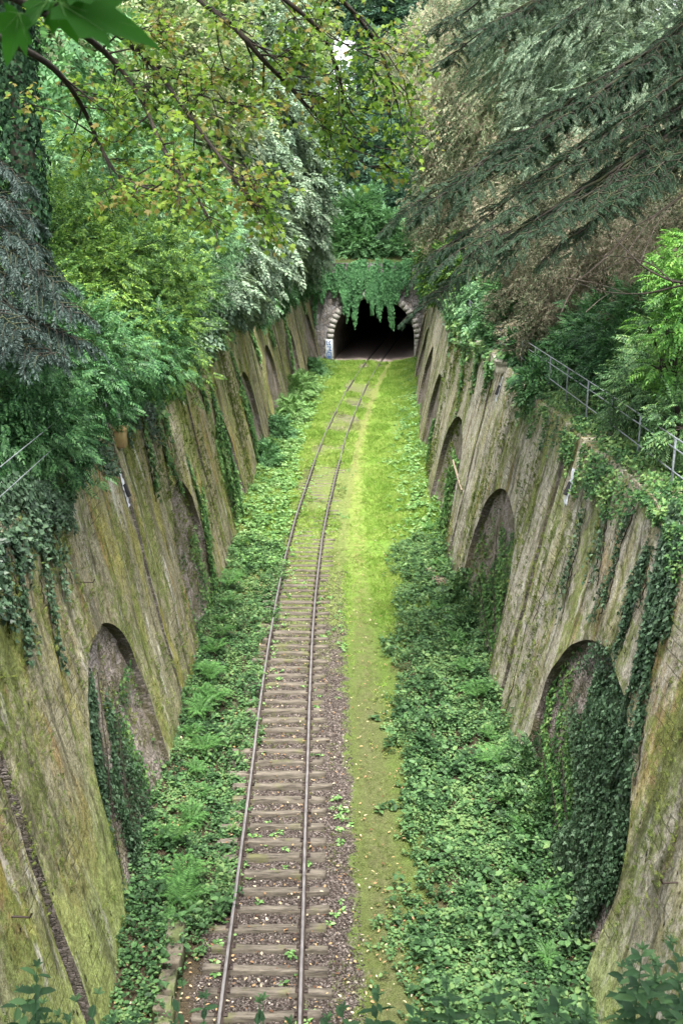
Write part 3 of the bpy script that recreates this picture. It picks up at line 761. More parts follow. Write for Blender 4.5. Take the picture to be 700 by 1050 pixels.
# ------------------------------------------------------------------ grass and ground cover (stuff)
def up_axes(n, spread):
    return nrm(np.stack([rng.normal(size=n) * spread, rng.normal(size=n) * spread, np.ones(n)], -1))
def scatter(n, dmin, dmax, fn, pw=1.0):
    d = dmin + (dmax - dmin) * rng.random(n) ** pw; t = rng.random(n) * 1.13 - .065
    x = base_l(d) * (1 - t) + base_r(d) * t
    k = rng.random(n) < fn(x, d, x - track_x(d)); return x[k], d[k]
sm = lambda v, a, b_: np.clip((v - a) / (b_ - a), 0, 1) ** 2 * (3 - 2 * np.clip((v - a) / (b_ - a), 0, 1))
def dens_grass(x, d, lat):
    nz = fbm(x * .5, d * .3, 0, 91, 3)
    right = sm(lat, 1.7, 2.2) * sm(d, 26, 40)
    pth = 1 - .85 * (1 - sm(np.abs(lat - path_c(d)), .25, .75))
    trk = 1.0 * sm(d, 34, 56) * sm(1.6 - np.abs(lat), 0, .3) * sm(nz, -.4, .5)
    left = sm(-lat, 1.2, 1.5) * sm(d, 34, 52) * .8
    return np.clip(right * pth * sm(nz, -.9, .1) + trk + left, 0, 1)
x_, d_ = scatter(190000, 24, 104, dens_grass, 1.0); n = len(x_)
P = np.stack([x_, d_, gz(x_, d_)], -1)
S = rng.uniform(.05, .13, n) * (1 + d_ / 120)
V, Fc = inst(T_BLADES, P, up_axes(n, .45), nrm(rng.normal(size=(n, 3)) * [1, 1, .1]), S, 2.2)
o = MB().add(V, Fc).build('grass', M['grass']); tag(o, 'bright yellow-green short grass along the floor of the cutting', 'grass', kind='stuff')
# low moss and yellowish weeds on path and between the sleepers
def dens_moss(x, d, lat):
    nz = fbm(x * .9, d * .6, 0, 95, 3)
    return np.clip(.4 * sm(nz, .0, .7) * (lat > 1.3) * (lat < 3.6) + 1.0 * sm(nz, -.5, .5) * (np.abs(lat) < 1.5) * sm(d, 18, 38) + .7 * sm(nz, -.2, .4) * (np.abs(np.abs(lat) - .75) < .12), 0, 1)
x_, d_ = scatter(170000, 14, 85, dens_moss, 1.1); n = len(x_)
P = np.stack([x_, d_, gz(x_, d_) + .01], -1)
V, Fc = inst(T_BLADES, P, up_axes(n, .9), nrm(rng.normal(size=(n, 3))), rng.uniform(.03, .075, n), 3)
o = MB().add(V, Fc).build('moss', M['moss_bits']); tag(o, 'yellowish moss and tiny weeds on the path and track bed', 'moss', kind='stuff')

def cover(fn, n, dmin, dmax, mat, name, label, Lr, h, pw=1.3, leaves=9):
    x, d = scatter(n, dmin, dmax, fn, pw); n = len(x)
    hh = h * (.45 + .75 * np.clip(fbm(x * 1.1, d * 1.1, 0, 101, 3) + .5, 0, 1.4)) * rng.uniform(.6, 1.25, n)
    Ps, As, Ns, Ss = [], [], [], []
    a0 = rng.random(n) * 6.28
    for j in range(leaves):
        a = a0 + j * 2.4; lv = 1 - (j // 3) * .3
        A = np.stack([np.cos(a), np.sin(a), np.full(n, .10 + .0 * a)], -1) + rng.normal(size=(n, 3)) * .25
        Ps.append(np.stack([x + .02 * np.cos(a), d + .02 * np.sin(a), gz(x, d) + hh * lv], -1)); As.append(nrm(A)); Ns.append(nrm(rng.normal(size=(n, 3)) * .3 + [0, 0, 1])); Ss.append(Lr * rng.uniform(.5, 1.4, n) * (1.15 - .0 * lv))
    V, Fc = inst(T_OVAL, np.concatenate(Ps), np.concatenate(As), np.concatenate(Ns), np.concatenate(Ss), 1.25)
    o = MB().add(V, Fc).build(name, mat); tag(o, label, 'ground cover', kind='stuff')
def f_right(x, d, lat):
    nz = fbm(x * .8, d * .5, 0, 111, 3)
    e0 = np.interp(d, [14, 22, 30, 40, 60, 104], [1.4, 1.5, 1.8, 2.5, 3.2, 6.3])
    return sm(x + .55 * nz, e0 - .7, e0 + 1.0) ** 1.3 * (1 - .5 * sm(d, 60, 90))
def f_left(x, d, lat):
    nz = fbm(x * .8, d * .5, 0, 121, 3)
    e0 = np.interp(d, [14, 17, 18.5, 24, 40, 60, 104], [1.7, 1.35, .8, .72, .85, 1.6, 3.4])
    return sm(-lat + .3 * nz, e0 - .15, e0 + .35) * np.where(d < 17.5, .55, 1)
cover(f_right, 30000, 12.5, 44, M['cover'], 'ground_cover', 'dense low nettles and ivy carpeting the ground right of the path', .074, .26)
cover(f_left, 24000, 12.5, 44, M['cover'], 'ground_cover', 'dense low herbs and ivy covering the ground left of the track', .072, .24)
cover(f_right, 2400, 13, 44, M['cover'], 'nettle_bed', 'taller loose nettles standing out of the ground cover on the right', .13, .5, 1.2, 10)
cover(f_left, 1300, 15, 44, M['cover'], 'nettle_bed', 'taller loose weeds standing out of the ground cover on the left', .12, .42, 1.2, 10)
cover(f_right, 9000, 40, 103, M['cover_pale'], 'ground_cover', 'pale green low weeds at the far foot of the right wall', .15, .16, 1.0, 7)
cover(f_left, 12000, 40, 103, M['cover_pale'], 'ground_cover', 'pale green low weeds at the far foot of the left wall', .15, .22, 1.0, 7)
def f_fringe(x, d, lat):
    nz = fbm(x * 1.4, d * .8, 0, 141, 3)
    return sm(nz, -.05, .5) * ((lat > 1.9) & (lat < 4.6)) * sm(lat, 1.8, 3.6) 
cover(f_fringe, 6500, 13, 60, M['moss_bits'], 'weeds', 'low olive weeds and clover fringing the right edge of the path', .055, .08, 1.2, 7)
def f_track(x, d, lat):
    nz = fbm(x * 1.2, d * .6, 0, 131, 3)
    a = (lat > -.75) * (lat < -.2) * sm(d, 24, 34) * .3 + (lat > 1.3) * (lat < 1.9) * sm(nz, .25, .5) * .5 + (np.abs(lat) < 1.4) * sm(nz, .35, .6) * .25 + (lat < -.85) * (lat > -1.2) * .3 * sm(nz, -.1, .4)
    return a
cover(f_track, 9000, 15, 60, M['cover_pale'], 'weeds', 'small green weeds growing between the sleepers of the track', .085, .10, 1.2, 6)

# ------------------------------------------------------------------ plants as things
def fern(name, P, size, label, grp, mat=None, nf=13):
    r = thing(name, label, 'fern', P, grp)
    a = np.arange(nf) * 2.4 + random.random() * 6; 
    A = np.stack([np.cos(a), np.sin(a), np.full(nf, .35)], -1) + rng.normal(size=(nf, 3)) * .15
    V, Fc = inst(T_FERN, np.repeat(np.array([P]), nf, 0) + [0, 0, .03], A, (0, 0, 1), rng.uniform(.8, 1.1, nf) * size, 1.0)
    MB().add(V, Fc).build('fronds', mat or M['fern'], r)
    return r
def copy_tree(o, parent=None):
    c = o.copy(); col.objects.link(c); c.parent = parent
    for ch in list(o.children): copy_tree(ch, c)
    return c
fp = [fern('fern_plant', (-3.9 + .02 * i, 20.0 + i, 0), .62, 'bright green fern with arching fronds at the foot of the left wall', 'ferns along the left wall') for i in range(3)]
def floor_pt(px, py, z=0.0):
    a = R(PITCH) + math.atan((py - 525) / F); d = (H_CAM - z) / math.tan(a); return (px - 350) / F * (d * CP + (H_CAM - z) * SP), d
lf = [(188, 905), (196, 840), (180, 870), (200, 790), (190, 760), (205, 735), (215, 700), (195, 720), (222, 670), (212, 640), (228, 655), (237, 620), (225, 600), (245, 590), (185, 925), (210, 770), (175, 950), (216, 722), (203, 690), (240, 560), (206, 812)]
rf = [(455, 640), (468, 660), (450, 622), (478, 690), (462, 585), (447, 570), (490, 720), (475, 640), (440, 545), (510, 790), (530, 900), (545, 860), (575, 930), (500, 760), (560, 985), (520, 830)]
first = {}
for side, lst, lb, gr in ((-1, lf, 'bright green fern with arching fronds at the foot of the left wall', 'ferns along the left wall'), (1, rf, 'green fern with arching fronds at the foot of the right wall', 'ferns along the right wall')):
    for i, (px, py) in enumerate(lst):
        x, d = floor_pt(px, py, .3)
        bl, br_ = float(base_l(d)) + .35, float(base_r(d)) - .3
        x = min(max(x, bl), br_)
        if side < 0 and i < 3: o = fp[i]
        else: o = copy_tree(fp[i % 3])
        o.location = (x, d, float(gz(x, d)) + .12); o.rotation_euler.z = random.random() * 6; s_ = random.uniform(.5, 1.35); o.scale = (s_, s_, s_ * random.uniform(.8, 1.3)); o.rotation_euler.x = random.uniform(-.25, .25); o.rotation_euler.y = random.uniform(-.25, .25)
        o['label'] = lb; o['group'] = gr

# blobs: (px, py, depth, r)
def bush(name, label, cat, blobs, T, size, n, mat, group=None, droop=.25, flat=1.0, up=.6, trunk=None, stems=True, part='foliage', W=1.0, core=.18, world=False, lump=.45, stem_mat=None, below=None):
    C = np.array([b[:3] if world else at(*b[:3]) for b in blobs]); Rr = np.array([b[3] for b in blobs])
    if trunk is None:
        i = int(np.argmin(C[:, 2])); base = C[i].copy(); base[2] = below if below is not None else C[:, 2].min() - Rr[i] * .9
    else: base = np.array(trunk, float)
    root = thing(name, label, cat, base, group)
    p = Rr ** 2; p = p / p.sum(); k = rng.choice(len(Rr), n, p=p)
    dr = rdir(n); dr[:, 2] *= flat
    cc = C[k]; r = Rr[k]
    # lumpy shell: noise in direction space gives separate clumps
    q = dr * 2.2 + k[:, None] * 7.3
    lm = 1 + lump * fbm(q[:, 0], q[:, 1], q[:, 2], 151, 2)
    rad = r * lm * np.where(rng.random(n) < core, rng.uniform(.3, .8, n), rng.uniform(.78, 1.06, n))
    P = cc + dr * rad[:, None]
    A = nrm(dr + rdir(n) * .55 + np.array([0, 0, -droop]))
    N = nrm(rdir(n) * .45 + np.array([0, 0, up]) + dr * .4)
    V, Fc = inst(T, P, A, N, size * rng.uniform(.7, 1.25, n), W)
    MB().add(V, Fc).build(part, mat, root)
    if stems:
        mb = MB(); tr = .06 * float(Rr.max()) ** .8 + .03
        hub = base + (C.mean(0) - base) * .45
        mb.add(*tube([base - [0, 0, .3], (base + hub) / 2 + rng.normal(size=3) * .1, hub], [tr, tr * .8, tr * .6], 7))
        for c, rr in zip(C, Rr):
            m1 = (hub + c) / 2 + rng.normal(size=3) * .12 * rr
            mb.add(*tube([hub, m1, c], [tr * .55, tr * .4, tr * .25], 5))
            for _ in range(7):
                e = c + rdir(1)[0] * rr * .9; mb.add(*tube([c, (c + e) / 2 + rng.normal(size=3) * .1 * rr, e], [tr * .22, tr * .14, tr * .06], 4))
        mb.build('trunk' if cat == 'tree' else 'stems', stem_mat or M['twig'], root)
    return root

# ---- left bank
bush('dark_shrub', 'dark green leafy shrub spilling over the nearest left wall top beside the wires', 'shrub',
     [(-10, 440, 21.5, 1.3), (40, 445, 22, 1.2), (70, 405, 24, 1.05), (20, 390, 22, 1.5), (152, 362, 28, 1.0), (80, 370, 24, 1.5), (160, 350, 30, .9)], T_PINN, .34, 7000, M['shrub_dark'], stems=True, below=9.0)
bush('leafy_shrub', 'fresh mid green shrub with feathery leaves above the left wall next to the spruce boughs', 'shrub',
     [(100, 335, 28, 1.8), (150, 345, 30, 1.7), (70, 290, 28, 2.0), (120, 270, 30, 2.1), (160, 300, 31, 1.6), (40, 330, 25, 1.6), (60, 240, 29, 1.8)], T_PINN, .38, 8200, M['shrub_bright'], below=9.5)
bush('elder_shrub', 'blue-green bushy shrub with broad pinnate leaves above the middle of the left wall', 'shrub',
     [(150, 225, 37, 2.3), (195, 250, 41, 1.9), (100, 200, 36, 2.2), (185, 300, 40, 1.6), (140, 170, 38, 2.0), (200, 215, 44, 1.8), (60, 190, 34, 1.8)], T_PINN, .58, 5200, M['shrub_blue'], below=9.8)
bush('variegated_shrub', 'pale grey-green rounded shrub overhanging the left wall halfway to the tunnel', 'shrub',
     [(218, 300, 50, 1.7), (238, 265, 58, 2.4), (215, 250, 54, 2.2), (190, 345, 38, .9), (252, 300, 62, 1.5)], T_SPRIG, .55, 6500, M['silver'], droop=.5, below=9.3)
bush('silvery_tree', 'tall silvery green creeper-clad tree mass rising above the far left wall', 'tree',
     [(298, 262, 92, 2.6), (285, 225, 88, 4.2), (268, 165, 86, 5.2), (250, 205, 78, 4.4), (262, 250, 74, 3.0), (240, 130, 80, 5.0), (280, 110, 92, 5.0), (300, 170, 96, 2.6), (255, 70, 88, 5.2), (225, 165, 72, 3.6), (288, 75, 98, 3.6)], T_SPRIG, .85, 24000, M['silver'], droop=.6, below=9.3)
bush('climbing_shrub', 'light green scrambling shrub draped along the far left wall top beside the portal', 'shrub',
     [(300, 290, 93, 1.4), (312, 275, 98, 1.6), (280, 300, 80, 1.5), (265, 315, 70, 1.0), (318, 255, 102, 1.8)], T_SPRIG, .6, 3600, M['far_mid'], droop=.7, below=9.0)
bush('broadleaf_tree', 'pale yellow-green tree behind the spruce and maple boughs at upper left', 'tree',
     [(80, 110, 55, 5), (140, 90, 60, 5.2), (40, 60, 50, 5), (110, 20, 62, 6), (180, 60, 66, 5), (20, 170, 46, 3.6), (190, 130, 66, 3.6)], T_SPRIG, .75, 17000, M['pale_tree'], below=13)
bush('broadleaf_tree', 'tall green tree at top left behind the ivy-covered trunk', 'tree',
     [(-10, 40, 42, 4.5), (-20, 150, 38, 3.6), (40, 130, 48, 3.5), (60, 20, 75, 7), (0, 240, 30, 2.0)], T_SPRIG, .65, 9000, M['far_mid'], below=13)
bush('feathery_tree', 'tall pale grey-green tree at the top behind the maple leaves left of the sky gap', 'tree',
     [(230, 40, 95, 7), (270, 20, 105, 7), (200, 5, 90, 7), (292, 70, 108, 3.6), (255, 85, 98, 5), (160, -10, 90, 8)], T_SPRIG, 1.0, 14000, M['pale_tree'], below=14)
# ---- beyond the tunnel
bush('rounded_bush', 'rounded fresh green bush on top of the tunnel portal', 'bush',
     [(368, 232, 108, 3.3), (345, 248, 107, 2.4), (392, 246, 107, 2.5), (332, 262, 106, 2.0), (408, 258, 106, 1.9), (370, 258, 106, 2.6), (372, 212, 109, 1.7)], T_SPRIG, .62, 10500, M['far_mid'], droop=.1, up=1.0, below=9.9)
bush('tall_tree', 'dark blue-green tree directly behind the rounded bush above the tunnel', 'tree',
     [(350, 190, 122, 5), (395, 175, 124, 5.5), (330, 165, 126, 5), (430, 190, 118, 4.5), (415, 225, 114, 3.6), (330, 215, 116, 3), (440, 235, 112, 3)], T_SPRIG, 1.2, 11000, M['far_dark'], below=12)
bush('tall_tree', 'tall dark tree behind the tunnel just right of the gap of white sky', 'tree',
     [(400, 110, 134, 6.5), (430, 60, 136, 8), (402, 45, 140, 4.5), (450, 130, 130, 6), (420, 10, 140, 8), (395, 150, 134, 6)], T_SPRIG, 1.35, 14000, M['far_dark'], below=13)
bush('tall_tree', 'tall dark tree behind the tunnel left of the sky gap', 'tree',
     [(312, 140, 138, 4), (300, 60, 140, 4.5), (305, 5, 142, 5), (345, 152, 142, 4.5), (350, -12, 146, 4.5), (290, 130, 140, 5)], T_SPRIG, 1.3, 9000, M['far_dark'], below=13)
# ---- right bank
bush('russet_conifer', 'tall pale conifer with russet drooping sprays at upper right behind the cedar', 'tree',
     [(500, 80, 78, 5.2), (475, 140, 82, 4.6), (540, 50, 72, 5.5), (455, 50, 90, 4.5), (520, 140, 70, 4.0), (480, 190, 80, 3.8), (450, 215, 92, 2.8), (510, 10, 80, 5), (470, 235, 80, 2.4)], T_BROWN, 1.1, 17000, M['russet'], lump=.55, droop=1.3, up=.2, below=12)
bush('pale_conifer', 'pale grey-green feathery tree filling the top right corner behind the cedar boughs', 'tree',
     [(600, 70, 58, 5.2), (660, 40, 50, 5), (580, 130, 58, 3.6), (690, 110, 46, 4.2), (630, 150, 48, 3.5), (560, 10, 66, 5), (640, 0, 58, 5)], T_CONI, .95, 15000, M['grey_green'], lump=.5, droop=.8, below=12)
bush('tangled_shrub', 'brown tangled mass of dying creeper and twigs above the right handrail', 'shrub',
     [(600, 230, 38, 2.6), (560, 260, 42, 2.2), (640, 270, 34, 2.2), (545, 305, 42, 1.4), (600, 300, 36, 1.8), (660, 215, 34, 2.4), (690, 270, 30, 1.8), (525, 240, 48, 2.0), (570, 335, 36, 1.1), (540, 345, 38, .8)], T_BROWN, .50, 19000, M['brown'], lump=.55, droop=.9, up=.2, below=11)
bush('hedge_shrub', 'bright mid green shrub at the far end of the right handrail', 'shrub',
     [(462, 290, 80, 1.8), (480, 275, 74, 2.2), (500, 290, 62, 1.7), (455, 268, 90, 2.0), (515, 275, 60, 2.0)], T_SPRIG, .62, 4500, M['shrub_bright'], below=9.3)
bush('hanging_shrub', 'blue-green creeper shrub hanging over the top of the right wall beyond the pale stone', 'shrub',
     [(487, 318, 56, 1.2), (500, 335, 50, 1.15), (480, 340, 56, .9), (515, 330, 47, 1.2), (490, 362, 50, .55), (500, 310, 55, 1.4)], T_SPRIG, .42, 4600, M['shrub_blue'], droop=1.0, below=9.2)
bush('ivy_bush', 'dark green ivy shrub beside the pale stone block on the right wall', 'shrub',
     [(530, 335, 43, 1.2), (545, 360, 38, .8), (535, 305, 46, 1.4), (548, 392, 33, .5)], T_SPRIG, .38, 3200, M['shrub_dark'], below=9.2)
bush('bank_shrub', 'mid green shrub on the bank behind the middle handrail posts', 'shrub',
     [(600, 375, 33, 1.1), (640, 375, 29, 1.2), (620, 345, 33, 1.3), (585, 360, 35, .9), (660, 345, 29, 1.4)], T_PINN, .42, 3600, M['shrub_dark'], below=9.8)
bush('bank_shrub', 'green low shrub beneath the nearest span of the right handrail', 'shrub',
     [(690, 400, 24, 1.1), (700, 440, 21.5, .7), (660, 415, 25, .9), (720, 360, 24, 1.5)], T_PINN, .38, 2600, M['cover'], below=9.6)
bush('bright_leaved_shrub', 'bright light green leafy branches at the right edge above the handrail', 'shrub',
     [(698, 290, 21, .5), (712, 255, 21, .6), (700, 340, 21, .5), (665, 335, 22, .3), (676, 378, 22, .35), (720, 310, 21, .8), (680, 265, 22, .25), (690, 395, 22, .3)], T_PINN, .36, 750, M['bright_leaf'], droop=.2, up=1.2, flat=.7, below=9.8, core=.1)

bush('added_shade_tree', 'unseen broad tree added behind the viewpoint to shade the near ground', 'tree', [(-4, -9, 25, 4.5), (4.5, -8, 26, 5), (0, -15, 27, 6), (9, -3, 25, 4), (-9, -2, 25, 3.5), (0, -4, 29, 4.5)], T_SPRIG, 1.3, 3200, M['shrub_dark'], world=True, trunk=(3.5, -12, 13.1))  # out-of-view canopy, put in to darken the foreground
# low creepers on the wall tops
GAPS = {-1: [(float(wall_hit(119, 449, -1)[0]) - .3, .8)], 1: [(float(wall_hit(516, 378, 1)[0]) - .5, 1.5), (float(wall_hit(586, 498, 1)[0]), .3)]}
def creeper(s, d0, d1, n, mat, name, label, over=.5, size=.11, h=.35, T=T_IVY, back=2.2):
    d = rng.uniform(d0, d1, n); t = rng.uniform(-over, back, n)
    zt = wall_top(d, s)
    ed = fbm(d * 1.2, s, 0, 161, 3) * .5 + .5
    on = t > 0
    z = np.where(on, zt + .42 * np.maximum(t - .6, 0) + rng.random(n) * h * (.4 + ed), zt + t * 2.2 * ed)
    x = np.where(on, wx(d, zt, s) + s * (t), wx(d, z, s, -.05 - .12 * rng.random(n)))
    P = np.stack([x, d, z], -1)
    kp = rng.random(n) < np.clip(.9 + fbm(d * .9, t * 1.5, s, 163, 3), .1, 1)
    for dc_, w_ in GAPS[s]: kp &= ~((np.abs(d - dc_) < w_) & (t < .8))
    P = P[kp]; n = len(P)
    A = nrm(rdir(n) * .8 + np.array([-s * .5, 0, -.5])); N = nrm(rdir(n) * .5 + np.array([-s * .7, -.2, .8]))
    V, Fc = inst(T, P, A, N, size * rng.uniform(.7, 1.3, n))
    og = (float(wx((d0 + d1) / 2, HW, s)), (d0 + d1) / 2, HW)
    o = MB().add(V, Fc).build(name, mat, None, origin=og); tag(o, label, 'creeper', kind='stuff')
creeper(1, 12, 33, 42000, M['ivy_small'], 'creeper', 'green ivy and weeds spilling over the near right wall edge below the handrail', .6, .07)
creeper(1, 33, 104, 16000, M['ivy_mid'], 'creeper', 'ivy along the far top edge of the right wall', .6, .2)
creeper(-1, 12, 33, 26000, M['ivy_dark'], 'creeper', 'dark ivy along the near top edge of the left wall', .6, .10)
creeper(-1, 33, 104, 20000, M['ivy_mid'], 'creeper', 'ivy along the far top edge of the left wall', .8, .2)

# ivy strands on wall faces; path in picture coordinates, resolved to points on the wall
def ivy_on_wall(s, paths, n, mat, label, size=.09, off=0.0, thick=.14, T=T_IVY, name='climbing_ivy', flow=.55, niche=False):
    pts = []; stl = []
    for path, wd in paths:
        q = np.array([wall_hit(px, py, s) for px, py in path]); pts.append((q, wd))
        if not niche:
            for _ in range(3):
                i0 = random.randrange(len(q) - 1); f = random.random(); a0 = q[i0] * (1 - f) + q[i0 + 1] * f; dr_ = random.choice((-1, 1)) * random.uniform(.2, .55); hh = random.uniform(.5, 1.6)
                pts.append((np.array([a0, a0 + [dr_ * .6, -hh * .4], a0 + [dr_, -hh]]), wd * random.uniform(.2, .4)))
    L = np.array([np.linalg.norm(np.diff(q, axis=0), axis=1).sum() * w_ for q, w_ in pts]); L /= L.sum()
    Ps = []; mb = MB(); st = MB()
    for (q, wd), fr in zip(pts, L):
        m = max(20, int(n * fr)); seg = np.concatenate([[0], np.cumsum(np.linalg.norm(np.diff(q, axis=0), axis=1))])
        t = rng.random(m) * seg[-1]; dd = np.interp(t, seg, q[:, 0]); zz = np.interp(t, seg, q[:, 1])
        taper = 1 - .65 * (t / seg[-1]) ** 2
        lat = rng.normal(size=m) * wd * .42 * taper * (.55 + .6 * np.clip(fbm(t * 1.7, wd * 9, 0, 171, 2) + .5, 0, 1.3))
        dd = dd + lat; zz = zz + rng.normal(size=m) * .1
        h = 1 - np.clip(np.abs(lat) / (wd + .01), 0, 1)
        o_ = off - (.02 + thick * h * rng.random(m) ** .7)
        if niche: o_ = NDP - .16 - .08 * (2.4 - np.clip(zz, 0, 2.4)) - thick * h * rng.random(m) ** .7
        Ps.append(np.stack([wx(dd, zz, s, o_), dd, zz], -1))
        tt = np.linspace(0, seg[-1], 14); sd = np.interp(tt, seg, q[:, 0]) + .05 * rng.normal(size=14); sz = np.interp(tt, seg, q[:, 1])
        stl.append(tube(np.stack([wx(sd, sz, s, off + .0), sd, sz], -1), .012, 4))
    P = np.concatenate(Ps); m = len(P)
    keep = P[:, 2] > .05; P = P[keep]; m = len(P)
    A = nrm(rdir(m) * .7 + np.array([-s * .25, 0, -flow - .3])); N = nrm(rdir(m) * .45 + np.array([-s * 1.0, -.1, .5]))
    V, Fc = inst(T, P, A, N, size * rng.uniform(.65, 1.25, m))
    root = thing(name, label, 'ivy', P[np.argmin(P[:, 2])])
    MB().add(V, Fc).build('leaves', mat, root)
    for t_ in stl: MB().add(*t_).build('stem', M['twig'], root)
ivy_on_wall(-1, [([(8, 505), (12, 560), (22, 620), (24, 680)], .22), ([(30, 510), (38, 560), (48, 600), (52, 632)], .22), ([(50, 510), (58, 570), (64, 612)], .16), ([(0, 540), (2, 590), (10, 650)], .2), ([(0, 500), (60, 515)], .9)],
            3800, M['ivy_dark'], 'dark ivy strands hanging down the nearest left wall face below the shrub', .085)
ivy_on_wall(-1, [([(100, 690), (108, 760), (118, 850), (130, 930)], .45), ([(118, 720), (128, 800), (140, 880), (146, 930)], .35), ([(100, 735), (112, 810)], .5)],
            4200, M['ivy_dark'], 'blue-green ivy growing up the rubble of the nearest left blind arch', .075, niche=True)
ivy_on_wall(-1, [([(190, 470), (205, 520), (214, 570), (218, 600)], .2), ([(206, 500), (214, 560), (218, 605)], .2), ([(160, 430), (172, 470), (186, 505)], .12)],
            2600, M['ivy_mid'], 'light green ivy around the second blind arch of the left wall', .10, .02)
ivy_on_wall(-1, [([(145, 425), (150, 460), (158, 500)], .2), ([(160, 400), (170, 440)], .25), ([(215, 395), (228, 470), (240, 520)], .35), ([(235, 360), (255, 420), (262, 470)], .4), ([(200, 380), (212, 420)], .4), ([(222, 420), (238, 480), (244, 520)], .6), ([(245, 395), (262, 455)], .9)],
            5200, M['ivy_mid'], 'pale green creeper patches on the middle of the left wall', .13, -.02)
ivy_on_wall(-1, [([(285, 305), (295, 345), (300, 380)], .9), ([(270, 318), (280, 350)], .8), ([(305, 290), (312, 320)], .9), ([(255, 335), (265, 365)], .6)],
            2600, M['cover_pale'], 'grey-green creeper hanging on the far left wall near the tunnel', .2, -.02)
ivy_on_wall(1, [([(697, 520), (680, 580), (668, 640), (655, 700)], .5), ([(700, 545), (694, 600), (676, 650)], .4), ([(600, 520), (592, 560), (580, 600)], .08), ([(668, 560), (652, 610), (640, 660)], .26), ([(650, 520), (636, 560), (622, 620)], .07), ([(690, 560), (668, 690), (655, 760)], .25), ([(625, 505), (618, 560), (612, 600)], .06)],
            8000, M['ivy_dark'], 'dark ivy strands hanging from the right wall top down to the nearest right arch', .08)
ivy_on_wall(1, [([(632, 660), (628, 760), (612, 860), (600, 940)], .9), ([(650, 720), (636, 820), (620, 920)], .8), ([(610, 690), (606, 780), (600, 870)], .8), ([(590, 690), (604, 665), (628, 668)], .12), ([(580, 720), (590, 800), (590, 880)], .25), ([(650, 700), (600, 840)], .7)],
            15000, M['ivy_dark'], 'thick dark ivy filling the nearest blind arch of the right wall', .075, .36, .3, niche=True)
ivy_on_wall(1, [([(560, 690), (552, 750), (560, 800)], .4), ([(575, 760), (580, 840)], .5), ([(565, 800), (575, 870)], .5)],
            2000, M['ivy_mid'], 'light green creeper low in the nearest right arch beside the dark ivy', .085, niche=True)
ivy_on_wall(1, [([(510, 540), (505, 600), (508, 650)], .5), ([(490, 590), (498, 640), (508, 690)], .4), ([(520, 580), (522, 640)], .5), ([(540, 640), (528, 690), (518, 730)], .12), ([(575, 560), (560, 600), (545, 640)], .08)],
            2600, M['ivy_mid'], 'patchy green creeper in the second blind arch of the right wall', .085, niche=True)
ivy_on_wall(1, [([(490, 360), (488, 390)], .3), ([(478, 350), (474, 400)], .3), ([(505, 370), (500, 395)], .2), ([(462, 480), (458, 520), (456, 560)], .4), ([(446, 430), (440, 470)], .5)],
            2400, M['ivy_mid'], 'green creeper strands on the far middle of the right wall', .12)

def ivy_patch(s, d0, d1, zc0, zc1, n, mat, label, size, bias=0.0, thick=.25, side_w=1.0):
    d = rng.uniform(d0, d1, n); c = ARCH_D[s] + round(((d0 + d1) / 2 - ARCH_D[s]) / SP_ARCH) * SP_ARCH
    top = SPRING[s] + np.sqrt(np.maximum(ARCH_R[s] ** 2 - (d - c) ** 2, 0)) * .95
    z = zc0 + (np.minimum(zc1, top) - zc0) * rng.random(n)
    nz = fbm(d * .8, z * .5, s * 3, 211, 3)
    edge = np.minimum(np.clip((d - d0) / .5, 0, 1), np.clip((d1 - d) / .9, 0, 1))
    k = (rng.random(n) < np.clip(.62 + nz * 1.1 + bias, 0, 1) * (.25 + .75 * edge)) & (np.abs(d - c) < ARCH_R[s] - .03)
    d, z, nz = d[k], z[k], nz[k]; n = len(d)
    o_ = NDP - .16 - .08 * (2.4 - np.clip(z, 0, 2.4)) - thick * np.clip(.5 + nz, .1, 1.2) * rng.random(n) ** .7
    P = np.stack([wx(d, z, s, o_), d, z], -1)
    A = nrm(rdir(n) * .7 + np.array([-s * .25, 0, -.9])); N = nrm(rdir(n) * .5 + np.array([-s, -.1, .5]))
    V, Fc = inst(T_IVY, P, A, N, size * rng.uniform(.65, 1.25, n))
    root = thing('climbing_ivy', label, 'ivy', P[np.argmin(P[:, 2])]); MB().add(V, Fc).build('leaves', mat, root)
ivy_patch(1, 16.3, 20.6, .3, 5.6, 17000, M['ivy_dark'], 'broad dark ivy mass covering the near half of the nearest right arch', .075, .3, .3)
ivy_patch(1, 19.5, 23.3, .2, 4.6, 9000, M['ivy_small'], 'light patchy creeper over the far half of the nearest right arch', .075, -.15, .15)
ivy_patch(-1, 18.9, 21.2, .4, 4.6, 6500, M['ivy_dark'], 'blue-green ivy band covering the near half of the nearest left arch', .07, .1, .2)
ivy_patch(-1, 20.8, 23.6, .2, 3.6, 5000, M['ivy_small'], 'sparse green creeper low in the far half of the nearest left arch', .07, -.3, .1)
ivy_patch(1, 29.6, 36.2, .2, 4.6, 9000, M['ivy_small'], 'patchy creeper and moss over the rubble of the second right arch', .085, -.15, .12)
ivy_patch(-1, 31.5, 36.6, .2, 3.2, 3000, M['ivy_small'], 'patchy creeper over the rubble of the second left arch', .085, -.1, .15)
ivy_patch(1, 43, 49, .2, 3.8, 5000, M['cover_pale'], 'pale weeds over the lower rubble of the third right arch', .12, -.1, .12)
ivy_patch(-1, 44.5, 49.7, .2, 5, 5000, M['cover_pale'], 'pale weeds filling the third left arch', .13, .1, .25)
